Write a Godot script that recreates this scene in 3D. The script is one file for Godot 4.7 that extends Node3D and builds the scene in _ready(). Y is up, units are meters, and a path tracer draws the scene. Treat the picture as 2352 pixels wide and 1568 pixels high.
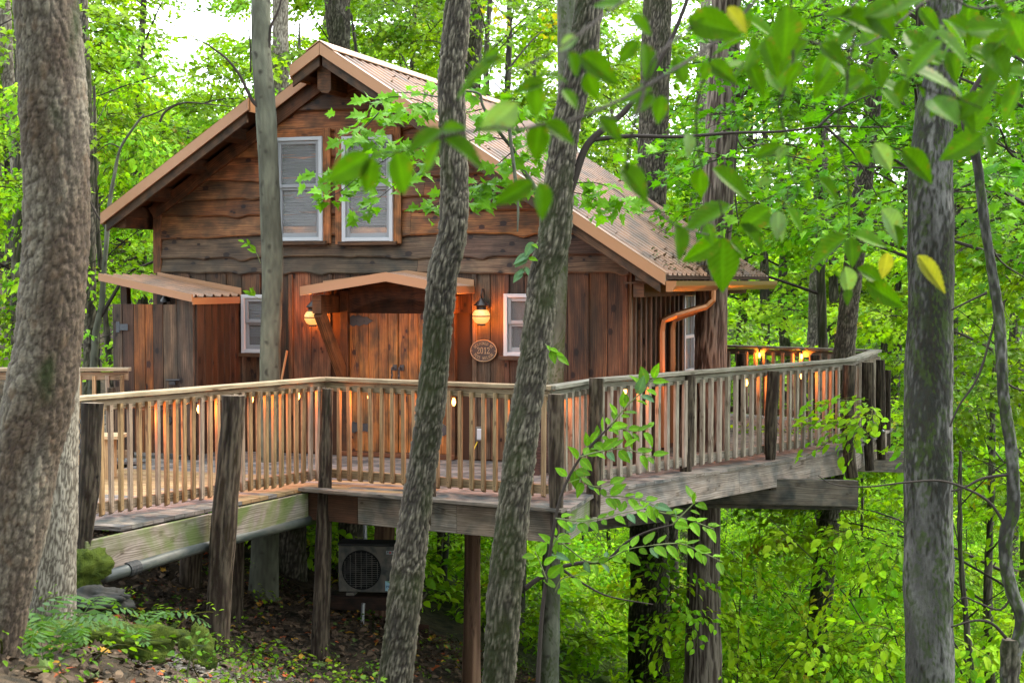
extends Node3D
# A timber treehouse on a wooded slope: camera near the origin looking along -z, deck surface at y = 0.

const FOC := 3568.0          # focal length in photo units (photo taken as 2352 x 1568)
const EYE := Vector3(0.0, 2.07, 0.0)
const DOWN := 0.03894        # camera pitch
const TURN := 0.32987        # how far the house is turned from the camera
var O := Vector3(-1.419, 0.0, -18.274)
var U := Vector3(cos(TURN), 0.0, sin(TURN))
var V := Vector3(sin(TURN), 0.0, -cos(TURN))
var rng := RandomNumberGenerator.new()
var M := {}
var nz := FastNoiseLite.new()
var nz2 := FastNoiseLite.new()
var cell := FastNoiseLite.new()

# ---------------------------------------------------------------- places
func at(px: float, py: float, d: float) -> Vector3:
	var r := Vector3((px - 1176.0) / FOC, -(py - 784.0) / FOC, -1.0)
	return EYE + r.rotated(Vector3.RIGHT, -DOWN) * d

func dk(px: float, py: float, h := 0.0) -> Vector3:      # where that ray meets the height h
	var r := Vector3((px - 1176.0) / FOC, -(py - 784.0) / FOC, -1.0).rotated(Vector3.RIGHT, -DOWN)
	return EYE + r * ((h - EYE.y) / r.y)

func W(s: float, h: float, off := 0.0) -> Vector3:        # front wall of the house: along, up, back
	return O + U * s + V * off + Vector3(0, h, 0)

func gy(x: float, z: float) -> float:                      # height of the ground
	var a := -1.32 - 0.36 * (x + 2.9) - 0.16 * log(1.0 + exp((x - 0.3) * 3.0))
	if z > -14.2:
		a += 0.30 * (z + 14.2)
	else:
		a += 0.07 * (z + 14.2)
	var floor_y := -6.6
	a = floor_y + log(1.0 + exp((a - floor_y) * 1.6)) / 1.6
	a = 0.6 - log(1.0 + exp((0.6 - a) * 1.5)) / 1.5
	var far := clampf((-z - 42.0) / 60.0, 0.0, 1.0)
	a += far * far * (3.0 - 2.0 * far) * 13.0
	a += nz.get_noise_2d(x * 22.0, z * 22.0) * 0.10 + nz.get_noise_2d(x * 5.0 + 90.0, z * 5.0) * 0.22
	return a

func rnd(a: float, b: float) -> float:
	return rng.randf_range(a, b)

# ---------------------------------------------------------------- nodes
func thing(called: String, label: String, category: String, base: Vector3, group := "") -> Node3D:
	var o := Node3D.new()
	o.name = called
	o.position = base
	add_child(o, true)
	tag(o, label, category, group)
	return o

func tag(o: Node3D, label: String, category: String, group := "") -> void:
	if label:
		o.set_meta("label", label)
	if category:
		o.set_meta("category", category)
	if group:
		o.set_meta("group", group)

func base_of(par: Node3D) -> Vector3:                      # nothing here is turned above the part level
	var p := Vector3.ZERO
	var n: Node = par
	while n and n != self:
		p += (n as Node3D).position
		n = n.get_parent()
	return p

func obj(called: String, mesh: Mesh, mat: Material, par: Node3D = null) -> MeshInstance3D:   # vertices given in world axes
	var o := MeshInstance3D.new()
	o.name = called
	o.mesh = mesh
	o.material_override = mat
	if par:
		o.position = -base_of(par)
		par.add_child(o, true)
	else:
		add_child(o, true)
	return o

func put(called: String, mesh: Mesh, mat: Material, xf: Transform3D, par: Node3D = null) -> MeshInstance3D:   # a mesh with axes of its own
	var o := MeshInstance3D.new()
	o.name = called
	o.mesh = mesh
	o.material_override = mat
	o.transform = xf
	if par:
		o.position -= base_of(par)
		par.add_child(o, true)
	else:
		add_child(o, true)
	return o

# ---------------------------------------------------------------- mesh building
class MB:
	var v := PackedVector3Array()
	var uv := PackedVector2Array()
	var c := PackedColorArray()
	var ix := PackedInt32Array()
	var col := Color.WHITE
	func vert(p: Vector3, t := Vector2.ZERO) -> int:
		v.append(p)
		uv.append(t)
		c.append(col)
		return v.size() - 1
	func tri(a: int, b: int, d: int) -> void:
		ix.append(a)
		ix.append(b)
		ix.append(d)
	func quad(a: Vector3, b: Vector3, d: Vector3, e: Vector3, ta := Vector2.ZERO, tb := Vector2.ZERO, td := Vector2.ZERO, te := Vector2.ZERO) -> void:
		var n := v.size()
		vert(a, ta)
		vert(b, tb)
		vert(d, td)
		vert(e, te)
		tri(n, n + 1, n + 2)
		tri(n, n + 2, n + 3)
	func poly(pts: Array, flip := false) -> void:
		var n := v.size()
		for p in pts:
			vert(p, Vector2(p.x + p.z, p.y))
		for i in range(1, pts.size() - 1):
			if flip:
				tri(n, n + i + 1, n + i)
			else:
				tri(n, n + i, n + i + 1)
	func prism(pts: Array, by: Vector3) -> void:             # a polygon pushed along a vector
		var top := []
		for p in pts:
			top.append(p + by)
		poly(pts)
		poly(top, true)
		for i in pts.size():
			var j := (i + 1) % pts.size()
			var w: float = (pts[j] - pts[i]).length()
			quad(pts[i], pts[j], top[j], top[i], Vector2(0, 0), Vector2(0, w), Vector2(by.length(), w), Vector2(by.length(), 0))
	# a chamfered bar: axis a to b, w and n are its full width and thickness as vectors
	func bar(a: Vector3, b: Vector3, w: Vector3, n: Vector3, ch := 0.004, uo := Vector2.ZERO) -> void:
		var hw := w * 0.5
		var hn := n * 0.5
		var cw := w.normalized() * minf(ch, w.length() * 0.4)
		var cn := n.normalized() * minf(ch, n.length() * 0.4)
		var ring: Array[Vector3] = [-hw + cw - hn, hw - cw - hn, hw - hn + cn, hw + hn - cn, hw - cw + hn, -hw + cw + hn, -hw + hn - cn, -hw - hn + cn]
		var L := (b - a).length() / 2.4
		var per := 0.0
		var first := v.size()
		for i in 9:
			var k := i % 8
			if i > 0:
				per += (ring[k] - ring[i - 1]).length()
			vert(a + ring[k], uo + Vector2(0, per / 0.6))
			vert(b + ring[k], uo + Vector2(L, per / 0.6))
		for i in 8:
			var q := first + i * 2
			tri(q, q + 2, q + 1)
			tri(q + 1, q + 2, q + 3)
		for e in 2:
			var n0 := v.size()
			var p := a if e == 0 else b
			for k in 8:
				vert(p + ring[k], uo + Vector2(0.3 + 0.02 * ring[k].dot(w.normalized()), ring[k].dot(w.normalized()) + 0.3))
			for k in range(1, 7):
				if e == 0:
					tri(n0, n0 + k + 1, n0 + k)
				else:
					tri(n0, n0 + k, n0 + k + 1)
	func box(xf: Transform3D, size: Vector3, ch := 0.003) -> void:
		bar(xf * Vector3(-size.x * 0.5, 0, 0), xf * Vector3(size.x * 0.5, 0, 0), xf.basis * Vector3(0, size.y, 0), xf.basis * Vector3(0, 0, size.z), ch)
	# a tube through points with radii
	func tube(p: Array, r: Array, sides := 6, cap := true, uo := Vector2.ZERO) -> void:
		var first := v.size()
		var up := Vector3(0.31, 0.2, 0.93)
		var along := 0.0
		for i in p.size():
			var d: Vector3 = p[mini(i + 1, p.size() - 1)] - p[maxi(i - 1, 0)]
			d = d.normalized()
			var a := d.cross(up).normalized()
			if a.length() < 0.1:
				a = d.cross(Vector3.UP).normalized()
			var b := a.cross(d).normalized()
			up = b if absf(b.dot(up)) > 0.05 else up
			if i > 0:
				along += (p[i] - p[i - 1]).length()
			for k in sides + 1:
				var t := TAU * k / sides
				vert(p[i] + (a * cos(t) + b * sin(t)) * r[i], uo + Vector2(along / 2.4, float(k) / sides * 0.5))
		for i in p.size() - 1:
			for k in sides:
				var q := first + i * (sides + 1) + k
				tri(q, q + sides + 1, q + 1)
				tri(q + 1, q + sides + 1, q + sides + 2)
		if cap:
			for e in 2:
				var i: int = 0 if e == 0 else p.size() - 1
				var n0 := vert(p[i], uo)
				for k in sides:
					var q := first + i * (sides + 1) + k
					if e == 0:
						tri(n0, q, q + 1)
					else:
						tri(n0, q + 1, q)
	# a turned shape: profile of (radius, height) about an axis
	func lathe(xf: Transform3D, prof: Array, sides := 20) -> void:
		var first := v.size()
		for i in prof.size():
			for k in sides + 1:
				var t := TAU * k / sides
				vert(xf * Vector3(cos(t) * prof[i].x, prof[i].y, sin(t) * prof[i].x), Vector2(float(k) / sides, prof[i].y))
		for i in prof.size() - 1:
			for k in sides:
				var q := first + i * (sides + 1) + k
				tri(q, q + 1, q + sides + 1)
				tri(q + 1, q + sides + 2, q + sides + 1)
	func mesh(smooth := false) -> ArrayMesh:
		var a := []
		a.resize(Mesh.ARRAY_MAX)
		a[Mesh.ARRAY_VERTEX] = v
		a[Mesh.ARRAY_TEX_UV] = uv
		a[Mesh.ARRAY_COLOR] = c
		a[Mesh.ARRAY_INDEX] = ix
		var m := ArrayMesh.new()
		m.add_surface_from_arrays(Mesh.PRIMITIVE_TRIANGLES, a)
		if smooth:
			var st := SurfaceTool.new()
			st.create_from(m, 0)
			st.generate_normals()
			return st.commit()
		return m

func mb(col := Color.WHITE) -> MB:
	var b := MB.new()
	b.col = col
	return b

func bar(par: Node3D, called: String, a: Vector3, b: Vector3, w: Vector3, n: Vector3, mat: Material, tone: Color, ch := 0.004) -> MeshInstance3D:
	var k := mb(tone)
	k.bar(a, b, w, n, ch, Vector2(rnd(0, 1), rnd(0, 1)))
	return obj(called, k.mesh(), mat, par)

func vary(c: Color, by := 0.15, hue := 0.06) -> Color:     # the same wood, a little lighter or darker
	var f := 1.0 + rnd(-by, by)
	return Color(c.r * f * (1.0 + rnd(-hue, hue)), c.g * f, c.b * f * (1.0 + rnd(-hue, hue)))

func curve(p: Array, n: int) -> Array:                      # a smooth line through points
	var out := []
	var m := p.size()
	for i in n + 1:
		var t := float(i) / n * (m - 1)
		var k := mini(int(t), m - 2)
		var f := t - k
		var a: Vector3 = p[maxi(k - 1, 0)]
		var b: Vector3 = p[k]
		var c: Vector3 = p[k + 1]
		var d: Vector3 = p[mini(k + 2, m - 1)]
		out.append(b.cubic_interpolate(c, a, d, f))
	return out

func taper(a: float, b: float, n: int) -> Array:
	var out := []
	for i in n + 1:
		out.append(lerpf(a, b, float(i) / n))
	return out

# ---------------------------------------------------------------- textures and materials
func pic(w: int, h: int, f: Callable) -> ImageTexture:
	var d := PackedByteArray()
	d.resize(w * h * 4)
	var i := 0
	for y in h:
		for x in w:
			var c: Color = f.call(float(x) / w, float(y) / h)
			d[i] = int(clampf(c.r, 0, 1) * 255.0)
			d[i + 1] = int(clampf(c.g, 0, 1) * 255.0)
			d[i + 2] = int(clampf(c.b, 0, 1) * 255.0)
			d[i + 3] = int(clampf(c.a, 0, 1) * 255.0)
			i += 4
	return ImageTexture.create_from_image(Image.create_from_data(w, h, false, Image.FORMAT_RGBA8, d))

var knots := []
func wood_at(u: float, v: float, knotty: float) -> float:   # u 0..1 is 2.4 m along the grain, v 0..1 is 0.6 m across
	var x := u * 2.4
	var y := v * 0.6
	var yy := y + nz.get_noise_2d(x * 60.0, y * 240.0) * 0.012
	var dark := 0.0
	for k in knots:
		var dx: float = (x - k.x) / 1.5
		var dy: float = y - k.y
		var d := sqrt(dx * dx + dy * dy)
		var r: float = k.z
		if d < r * 7.0:
			yy += signf(dy) * r * exp(-d / (r * 1.8)) * 0.9
			dark += knotty * (smoothstep(r * 1.25, r * 0.7, d) * 0.62 + exp(-d / (r * 1.4)) * 0.30)
	var ring := sin(yy * 300.0 + nz.get_noise_2d(x * 50.0 + 40.0, yy * 500.0) * 3.2)
	var fib := nz2.get_noise_2d(x * 500.0, yy * 24000.0)
	var streak := nz2.get_noise_2d(x * 60.0 + 77.0, yy * 3600.0)
	var blot := nz.get_noise_2d(x * 120.0 + 400.0, y * 260.0)
	return clampf(0.70 + 0.10 * ring + 0.10 * fib + 0.20 * streak + 0.22 * blot - dark, 0.05, 1.0)

func faded(u: float, v: float, k: float) -> float:          # joins up with itself along u
	var a := wood_at(u, v, k)
	if u > 0.88:
		a = lerpf(a, wood_at(u - 1.0, v, k), (u - 0.88) / 0.12)
	return a

func mat(alb: Color, rough := 0.8, spec := 0.5, tone := 0.76) -> StandardMaterial3D:
	var m := StandardMaterial3D.new()
	m.albedo_color = Color(alb.r * tone, alb.g * tone, alb.b * tone, alb.a).linear_to_srgb()
	m.roughness = rough
	m.metallic_specular = spec
	return m

func wood_mat(t: Texture2D, bump := 0.12, rough := 0.75) -> StandardMaterial3D:
	var m := mat(Color.WHITE, rough, 0.35)
	m.vertex_color_use_as_albedo = true
	m.albedo_texture = t
	m.heightmap_enabled = true
	m.heightmap_texture = t
	m.heightmap_scale = bump
	return m

func over(m: StandardMaterial3D, t: Texture2D, scale: Vector3, mode := BaseMaterial3D.BLEND_MODE_MUL) -> StandardMaterial3D:
	m.detail_enabled = true
	m.detail_albedo = t
	m.detail_blend_mode = mode
	m.detail_uv_layer = BaseMaterial3D.DETAIL_UV_2
	m.uv2_triplanar = true
	m.uv2_world_triplanar = true
	m.uv2_scale = scale
	return m

func leaf_mat(through: Color, rough := 0.42) -> StandardMaterial3D:
	var m := mat(Color.WHITE, rough, 0.20, 1.0)
	m.vertex_color_use_as_albedo = true
	m.backlight_enabled = true
	m.backlight = through.linear_to_srgb()
	return m

func materials() -> void:
	nz.seed = 5
	nz.noise_type = FastNoiseLite.TYPE_SIMPLEX_SMOOTH
	nz.frequency = 0.02
	nz.fractal_type = FastNoiseLite.FRACTAL_FBM
	nz.fractal_octaves = 3
	nz2.seed = 11
	nz2.noise_type = FastNoiseLite.TYPE_SIMPLEX
	nz2.frequency = 0.02
	nz2.fractal_type = FastNoiseLite.FRACTAL_NONE
	cell.seed = 3
	cell.noise_type = FastNoiseLite.TYPE_CELLULAR
	cell.frequency = 1.0
	cell.cellular_return_type = FastNoiseLite.RETURN_DISTANCE2_SUB
	cell.fractal_type = FastNoiseLite.FRACTAL_NONE
	for i in 17:
		knots.append(Vector3(rnd(0, 2.4), rnd(0.02, 0.58), rnd(0.010, 0.028)))
	# knotty board, quiet board, weathered board
	var knotty := pic(768, 384, func(u: float, v: float):
		var g := faded(u, v, 1.0)
		return Color(0.30 + 0.70 * g, 0.20 + 0.78 * g, 0.12 + 0.84 * g))
	var quiet := pic(512, 384, func(u: float, v: float):
		var g := faded(u, v, 0.35)
		return Color(0.42 + 0.58 * g, 0.36 + 0.62 * g, 0.30 + 0.66 * g))
	# dark weather stains and pale wear, wide soft patches
	var stain := pic(256, 256, func(u: float, v: float):
		var a := TAU * u
		var b := TAU * v
		var n := nz.get_noise_3d(60.0 * cos(a) + 31.0 * sin(b), 60.0 * sin(a) + 9.0, 60.0 * cos(b) + 31.0 * sin(b))
		var m := nz.get_noise_3d(25.0 * cos(a) + 200.0, 25.0 * sin(a) + 25.0 * cos(b), 25.0 * sin(b))
		var g := clampf(0.86 + 0.55 * n + 0.35 * m, 0.48, 1.0)
		return Color(g, lerpf(g, 0.86, 0.18), lerpf(g, 0.86, 0.30)))
	var algae := pic(256, 256, func(u: float, v: float):
		var a := TAU * u
		var b := TAU * v
		var n := nz.get_noise_3d(55.0 * cos(a), 55.0 * sin(a) + 40.0 * sin(b), 40.0 * cos(b)) + 0.5 * nz.get_noise_3d(190.0 * cos(a), 190.0 * sin(a) + 60.0 * sin(b), 60.0 * cos(b) + 55.0)
		return Color(0.27, 0.33, 0.08, clampf(0.22 + 1.5 * n, 0.0, 0.74)))
	var moss := pic(256, 256, func(u: float, v: float):
		var a := TAU * u
		var b := TAU * v
		var n := nz.get_noise_3d(60.0 * cos(a) + 40.0 * cos(b), 60.0 * sin(a), 60.0 * sin(b)) + 0.5 * nz2.get_noise_3d(300.0 * cos(a), 300.0 * sin(a) + 300.0 * cos(b), 300.0 * sin(b))
		return Color(0.16, 0.20, 0.06, clampf(3.0 * (n - 0.12), 0.0, 0.85)))
	var grit := pic(256, 256, func(u: float, v: float):
		var a := TAU * u
		var b := TAU * v
		var n := nz2.get_noise_3d(420.0 * cos(a) + 60.0 * cos(b), 420.0 * sin(a), 420.0 * sin(b)) * 0.5 + nz.get_noise_3d(110.0 * cos(a), 110.0 * sin(a) + 110.0 * cos(b), 110.0 * sin(b)) * 0.6
		var g := clampf(0.72 + 0.5 * n, 0.1, 1.0)
		return Color(g, g, g))
	M.siding = over(wood_mat(knotty, 0.14, 0.62), stain, Vector3(0.55, 0.8, 0.55))
	M.vertical = over(wood_mat(knotty, 0.14, 0.66), stain, Vector3(0.9, 0.28, 0.9))
	M.timber = over(wood_mat(quiet, 0.12, 0.7), stain, Vector3(0.8, 0.8, 0.8))
	M.door = over(wood_mat(knotty, 0.08, 0.45), stain, Vector3(1.1, 0.5, 1.1))
	M.new_wood = wood_mat(quiet, 0.08, 0.7)
	M.old_wood = over(wood_mat(quiet, 0.16, 0.82), stain, Vector3(0.7, 0.7, 0.7))
	M.old_rail = wood_mat(quiet, 0.16, 0.82)
	M.rim = over(wood_mat(quiet, 0.16, 0.85), algae, Vector3(0.34, 0.42, 0.34), BaseMaterial3D.BLEND_MODE_MIX)
	M.bark = mat(Color.WHITE, 0.9, 0.3)
	M.bark.vertex_color_use_as_albedo = true
	M.bark.heightmap_enabled = true
	M.bark.heightmap_texture = grit
	M.bark.heightmap_scale = 0.5
	M.bark.uv1_triplanar = true
	M.bark.uv1_world_triplanar = true
	M.bark.uv1_scale = Vector3(3.0, 1.6, 3.0)
	M.mossy_bark = over(M.bark.duplicate(), moss, Vector3(0.9, 0.5, 0.9), BaseMaterial3D.BLEND_MODE_MIX)
	M.twig = mat(Color(0.030, 0.022, 0.017), 0.85, 0.3)
	M.green_twig = mat(Color(0.10, 0.12, 0.035), 0.7, 0.4)
	M.copper = mat(Color(0.27, 0.125, 0.050), 0.45, 0.5)
	M.roof = over(mat(Color(0.235, 0.112, 0.050), 0.5, 0.5), stain, Vector3(0.35, 0.9, 0.9))
	M.gutter = mat(Color(0.34, 0.145, 0.06), 0.36, 0.6)
	M.gutter.metallic = 0.75
	M.iron = mat(Color(0.012, 0.012, 0.014), 0.5, 0.5)
	M.bronze = mat(Color(0.030, 0.022, 0.018), 0.45, 0.5)
	M.bronze.metallic = 0.4
	M.brass = mat(Color(0.30, 0.20, 0.10), 0.45, 0.5)
	M.white = mat(Color(0.33, 0.35, 0.37), 0.5, 0.5)
	M.sash = mat(Color(0.17, 0.18, 0.19), 0.5, 0.5)
	M.blind = mat(Color(0.016, 0.021, 0.024), 0.6, 0.4)
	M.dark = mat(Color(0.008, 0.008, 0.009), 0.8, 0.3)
	M.glass = mat(Color(1, 1, 1, 0.06), 0.03, 0.22)
	M.glass.albedo_color = Color(1, 1, 1, 0.06)
	M.glass.transparency = BaseMaterial3D.TRANSPARENCY_ALPHA
	M.core = mat(Color(0.05, 0.028, 0.018), 0.9, 0.2)
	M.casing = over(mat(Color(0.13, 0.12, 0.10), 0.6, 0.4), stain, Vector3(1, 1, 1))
	M.pvc = over(mat(Color(0.085, 0.09, 0.078), 0.5, 0.4), stain, Vector3(0.6, 2.0, 0.6))
	M.steel = mat(Color(0.3, 0.3, 0.31), 0.4, 0.5)
	M.steel.metallic = 0.7
	M.rubber = mat(Color(0.02, 0.02, 0.02), 0.7, 0.4)
	M.yellow = mat(Color(0.65, 0.48, 0.03), 0.6, 0.4)
	M.stone = over(mat(Color(0.03, 0.028, 0.022), 0.9, 0.3), stain, Vector3(1.5, 1.5, 1.5))
	M.moss = mat(Color(0.072, 0.098, 0.013), 0.95, 0.2)
	M.moss.heightmap_enabled = true
	M.moss.heightmap_texture = grit
	M.moss.heightmap_scale = 2.0
	M.moss.uv1_triplanar = true
	M.moss.uv1_world_triplanar = true
	M.moss.uv1_scale = Vector3(3, 3, 3)
	M.moss = over(M.moss, stain, Vector3(1.7, 1.7, 1.7))
	M.ground = over(mat(Color.WHITE, 0.95, 0.2), stain, Vector3(0.9, 0.9, 0.9))
	M.ground.vertex_color_use_as_albedo = true
	M.ground.heightmap_enabled = true
	M.ground.heightmap_texture = grit
	M.ground.heightmap_scale = 3.0
	M.ground.uv1_triplanar = true
	M.ground.uv1_world_triplanar = true
	M.ground.uv1_scale = Vector3(1.2, 1.2, 1.2)
	M.leaf = leaf_mat(Color(0.90, 1.0, 0.30))
	M.big_leaf = leaf_mat(Color(0.80, 0.90, 0.22), 0.5)
	M.litter = mat(Color.WHITE, 0.85, 0.3)
	M.litter.vertex_color_use_as_albedo = true
	M.bulb = mat(Color(1, 0.8, 0.5), 0.3, 0.5)
	M.bulb.emission_enabled = true
	M.bulb.emission = Color(1.0, 0.62, 0.26)
	M.bulb.emission_energy_multiplier = 2.2
	M.globe = mat(Color(0.5, 0.32, 0.15), 0.4, 0.5)
	M.globe.emission_enabled = true
	M.globe.emission = Color(1.0, 0.68, 0.34)
	M.globe.emission_energy_multiplier = 0.16
	M.filament = mat(Color(1, 0.9, 0.7), 0.4, 0.5)
	M.filament.emission_enabled = true
	M.filament.emission = Color(1.0, 0.75, 0.42)
	M.filament.emission_energy_multiplier = 2.2

# ---------------------------------------------------------------- bark and trunks
# how far the bark stands out (m) and its colour, at angle/height on a stem
const BARK_TONE := {"plate": 0.60, "fine": 0.56, "smooth": 0.34, "shag": 0.46, "moss": 0.34, "log": 0.32, "peeled": 0.52}
var bk_d := 0.0
var bk_c := Color.WHITE
func bark(kind: String, x: float, y: float, z: float, r: float, sd: float) -> void:
	# x, z lie on the stem's surface in metres round its axis, y along it
	var big := nz.get_noise_3d(x * 60.0 + sd, y * 18.0, z * 60.0)
	match kind:
		"furrow":                                           # interlaced ridges with dark furrows between
			var wx := nz2.get_noise_3d(x * 190.0 + sd, y * 150.0, z * 190.0) * 0.016
			var n := cell.get_noise_3d((x + wx) * 42.0 + sd, y * 5.6 + wx * 40.0, (z + wx) * 42.0) + 1.0
			var m := cell.get_noise_3d((x - wx) * 80.0, y * 13.0 + sd, (z + wx) * 80.0) + 1.0
			var f := nz2.get_noise_3d(x * 4200.0, y * 1100.0, z * 4200.0 + sd)
			var h := smoothstep(0.04, 0.42, n) * 0.70 + smoothstep(0.03, 0.4, m) * 0.30
			bk_d = h * 0.020 + f * 0.0016 + big * 0.010
			var side := -x / maxf(r, 0.001)
			var moss := clampf(nz.get_noise_3d(x * 120.0 + 300.0 + sd, y * 50.0, z * 120.0) * 2.4 + 0.30 * side - 0.05, 0.0, 1.0)
			bk_c = Color(0.026, 0.021, 0.015).lerp(Color(0.175, 0.152, 0.110), pow(h, 1.7)) * (1.0 + 0.40 * f)
			bk_c = bk_c.lerp(Color(0.026, 0.032, 0.008), moss * (0.85 - 0.45 * h))
			bk_c = bk_c * (0.80 + 0.28 * big)
		"plate":                                            # scaly plates in brown and pale grey
			var w := nz2.get_noise_3d(x * 160.0 + sd, y * 100.0, z * 160.0) * 0.02
			var n := cell.get_noise_3d((x + w) * 26.0 + sd, y * 9.0 + w * 20.0, (z + w) * 26.0) + 1.0
			var m := cell.get_noise_3d((x + w) * 52.0 + sd, y * 30.0, (z - w) * 52.0) + 1.0
			var h := clampf(n * 2.6, 0.0, 1.0) * 0.7 + clampf(m * 2.0, 0.0, 1.0) * 0.3
			var fine := nz2.get_noise_3d(x * 4200.0, y * 2300.0, z * 4200.0)
			bk_d = h * 0.014 + fine * 0.0026 + big * 0.014
			var pale := clampf(nz.get_noise_3d(x * 80.0 + 700.0, y * 26.0, z * 80.0 + sd) * 2.6 + 0.25, 0.0, 1.0)
			bk_c = Color(0.130, 0.092, 0.062).lerp(Color(0.250, 0.215, 0.160), pale)
			bk_c = Color(0.045, 0.032, 0.024).lerp(bk_c, clampf(0.15 + h, 0, 1)) * (1.0 + 0.45 * fine)
			var rust := clampf(nz.get_noise_3d(x * 500.0 + 90.0, y * 320.0, z * 500.0) * 3.0 - 0.8, 0, 1)
			bk_c = bk_c.lerp(Color(0.21, 0.125, 0.07), rust * 0.4)
			var moss := clampf(nz.get_noise_3d(x * 110.0, y * 60.0 + 40.0, z * 110.0 + sd) * 4.0 - 1.3, 0, 1)
			bk_c = bk_c.lerp(Color(0.035, 0.045, 0.014), moss * 0.85)
		"fine":                                             # pale, finely fissured
			var wx := nz2.get_noise_3d(x * 260.0 + sd, y * 200.0, z * 260.0) * 0.010
			var n := cell.get_noise_3d((x + wx) * 70.0 + sd, y * 9.0 + wx * 60.0, (z + wx) * 70.0) + 1.0
			var f := nz2.get_noise_3d(x * 3800.0, y * 700.0 + sd, z * 3800.0)
			var h := smoothstep(0.03, 0.34, n)
			bk_d = h * 0.006 + big * 0.010
			bk_c = Color(0.115, 0.092, 0.066).lerp(Color(0.40, 0.345, 0.265), h) * (1.0 + 0.35 * big + 0.25 * f)
		"smooth":                                           # grey-green, lichen blotches
			var n := nz.get_noise_3d(x * 160.0 + sd, y * 60.0, z * 160.0)
			var f := nz2.get_noise_3d(x * 900.0, y * 260.0 + sd, z * 900.0)
			bk_d = n * 0.006 + f * 0.0016
			bk_c = Color(0.165, 0.165, 0.115).lerp(Color(0.30, 0.305, 0.215), clampf(0.5 + n * 1.3, 0, 1)) * (1.0 + 0.22 * f)
			var spot := clampf(nz2.get_noise_3d(x * 330.0, y * 330.0 + sd, z * 330.0) * 3.0 - 1.9, 0, 1)
			bk_c = bk_c.lerp(Color(0.09, 0.085, 0.06), spot)
		"shag":                                             # long loose strips
			var n := nz2.get_noise_3d(x * 1050.0 + sd, y * 85.0 + 6.0 * nz2.get_noise_3d(x * 200.0, y * 60.0, z * 200.0), z * 1050.0)
			var m := absf(nz2.get_noise_3d(x * 1700.0, y * 150.0 + sd, z * 1700.0))
			var h := smoothstep(-0.25, 0.35, n) * 0.65 + m * 0.6
			bk_d = h * 0.018
			bk_c = Color(0.060, 0.038, 0.028).lerp(Color(0.33, 0.265, 0.21), pow(clampf(h * 1.05, 0, 1), 1.4)) * (1.0 + 0.35 * big)
		"moss":                                             # smooth grey plates under black-green moss
			var n := nz.get_noise_3d(x * 170.0 + sd, y * 50.0, z * 170.0)
			var f := nz2.get_noise_3d(x * 2200.0, y * 700.0 + sd, z * 2200.0)
			var crack := absf(nz2.get_noise_3d(x * 420.0, y * 60.0 + sd, z * 420.0))
			var fleck := nz2.get_noise_3d(x * 1500.0 + 70.0, y * 420.0 + sd, z * 1500.0)
			var amount := clampf((y + 0.6) * 0.22, -0.35, 0.30) + 0.9 * nz.get_noise_3d(x * 150.0 + 500.0, y * 36.0 + sd, z * 150.0)
			var patch := clampf((amount + 0.42 * fleck + 0.18 * f) * 3.2 + 0.15, 0, 1)
			bk_d = n * 0.007 + f * 0.002 + smoothstep(0.0, 0.06, crack) * 0.006 + patch * 0.003
			bk_c = Color(0.145, 0.135, 0.12).lerp(Color(0.33, 0.31, 0.28), clampf(0.5 + n * 1.6, 0, 1)) * (0.75 + 0.25 * smoothstep(0.0, 0.07, crack)) * (1.0 + 0.25 * f)
			bk_c = bk_c.lerp(Color(0.034, 0.032, 0.020), patch * 0.90)
		"log":                                              # barked-off post, silver and brown with checks
			var n := nz2.get_noise_3d(x * 1500.0 + sd, y * 110.0, z * 1500.0)
			var f := nz2.get_noise_3d(x * 3600.0, y * 420.0 + sd, z * 3600.0)
			var crack := absf(nz2.get_noise_3d(x * 500.0 + 30.0, y * 22.0 + sd, z * 500.0))
			bk_d = n * 0.004 + f * 0.0015 + big * 0.012 - smoothstep(0.035, 0.0, crack) * 0.012
			bk_c = Color(0.055, 0.034, 0.020).lerp(Color(0.235, 0.175, 0.115), pow(clampf(0.45 + n * 0.9 + 0.45 * f, 0, 1), 1.5)) * (0.45 + 0.55 * smoothstep(0.0, 0.05, crack)) * (1.0 + 0.5 * big)
		"peeled":                                           # reddish peeled log
			var n := nz2.get_noise_3d(x * 700.0 + sd, y * 35.0, z * 700.0)
			var crack := absf(nz2.get_noise_3d(x * 330.0 + 30.0, y * 12.0 + sd, z * 330.0))
			bk_d = n * 0.004 + big * 0.010 - smoothstep(0.03, 0.0, crack) * 0.012
			bk_c = Color(0.12, 0.062, 0.035).lerp(Color(0.30, 0.175, 0.105), clampf(0.5 + n, 0, 1)) * (0.5 + 0.5 * smoothstep(0.0, 0.05, crack)) * (1.0 + 0.4 * big)
	if kind != "furrow":
		bk_c = bk_c * BARK_TONE[kind]
	bk_c.a = 1.0

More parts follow.
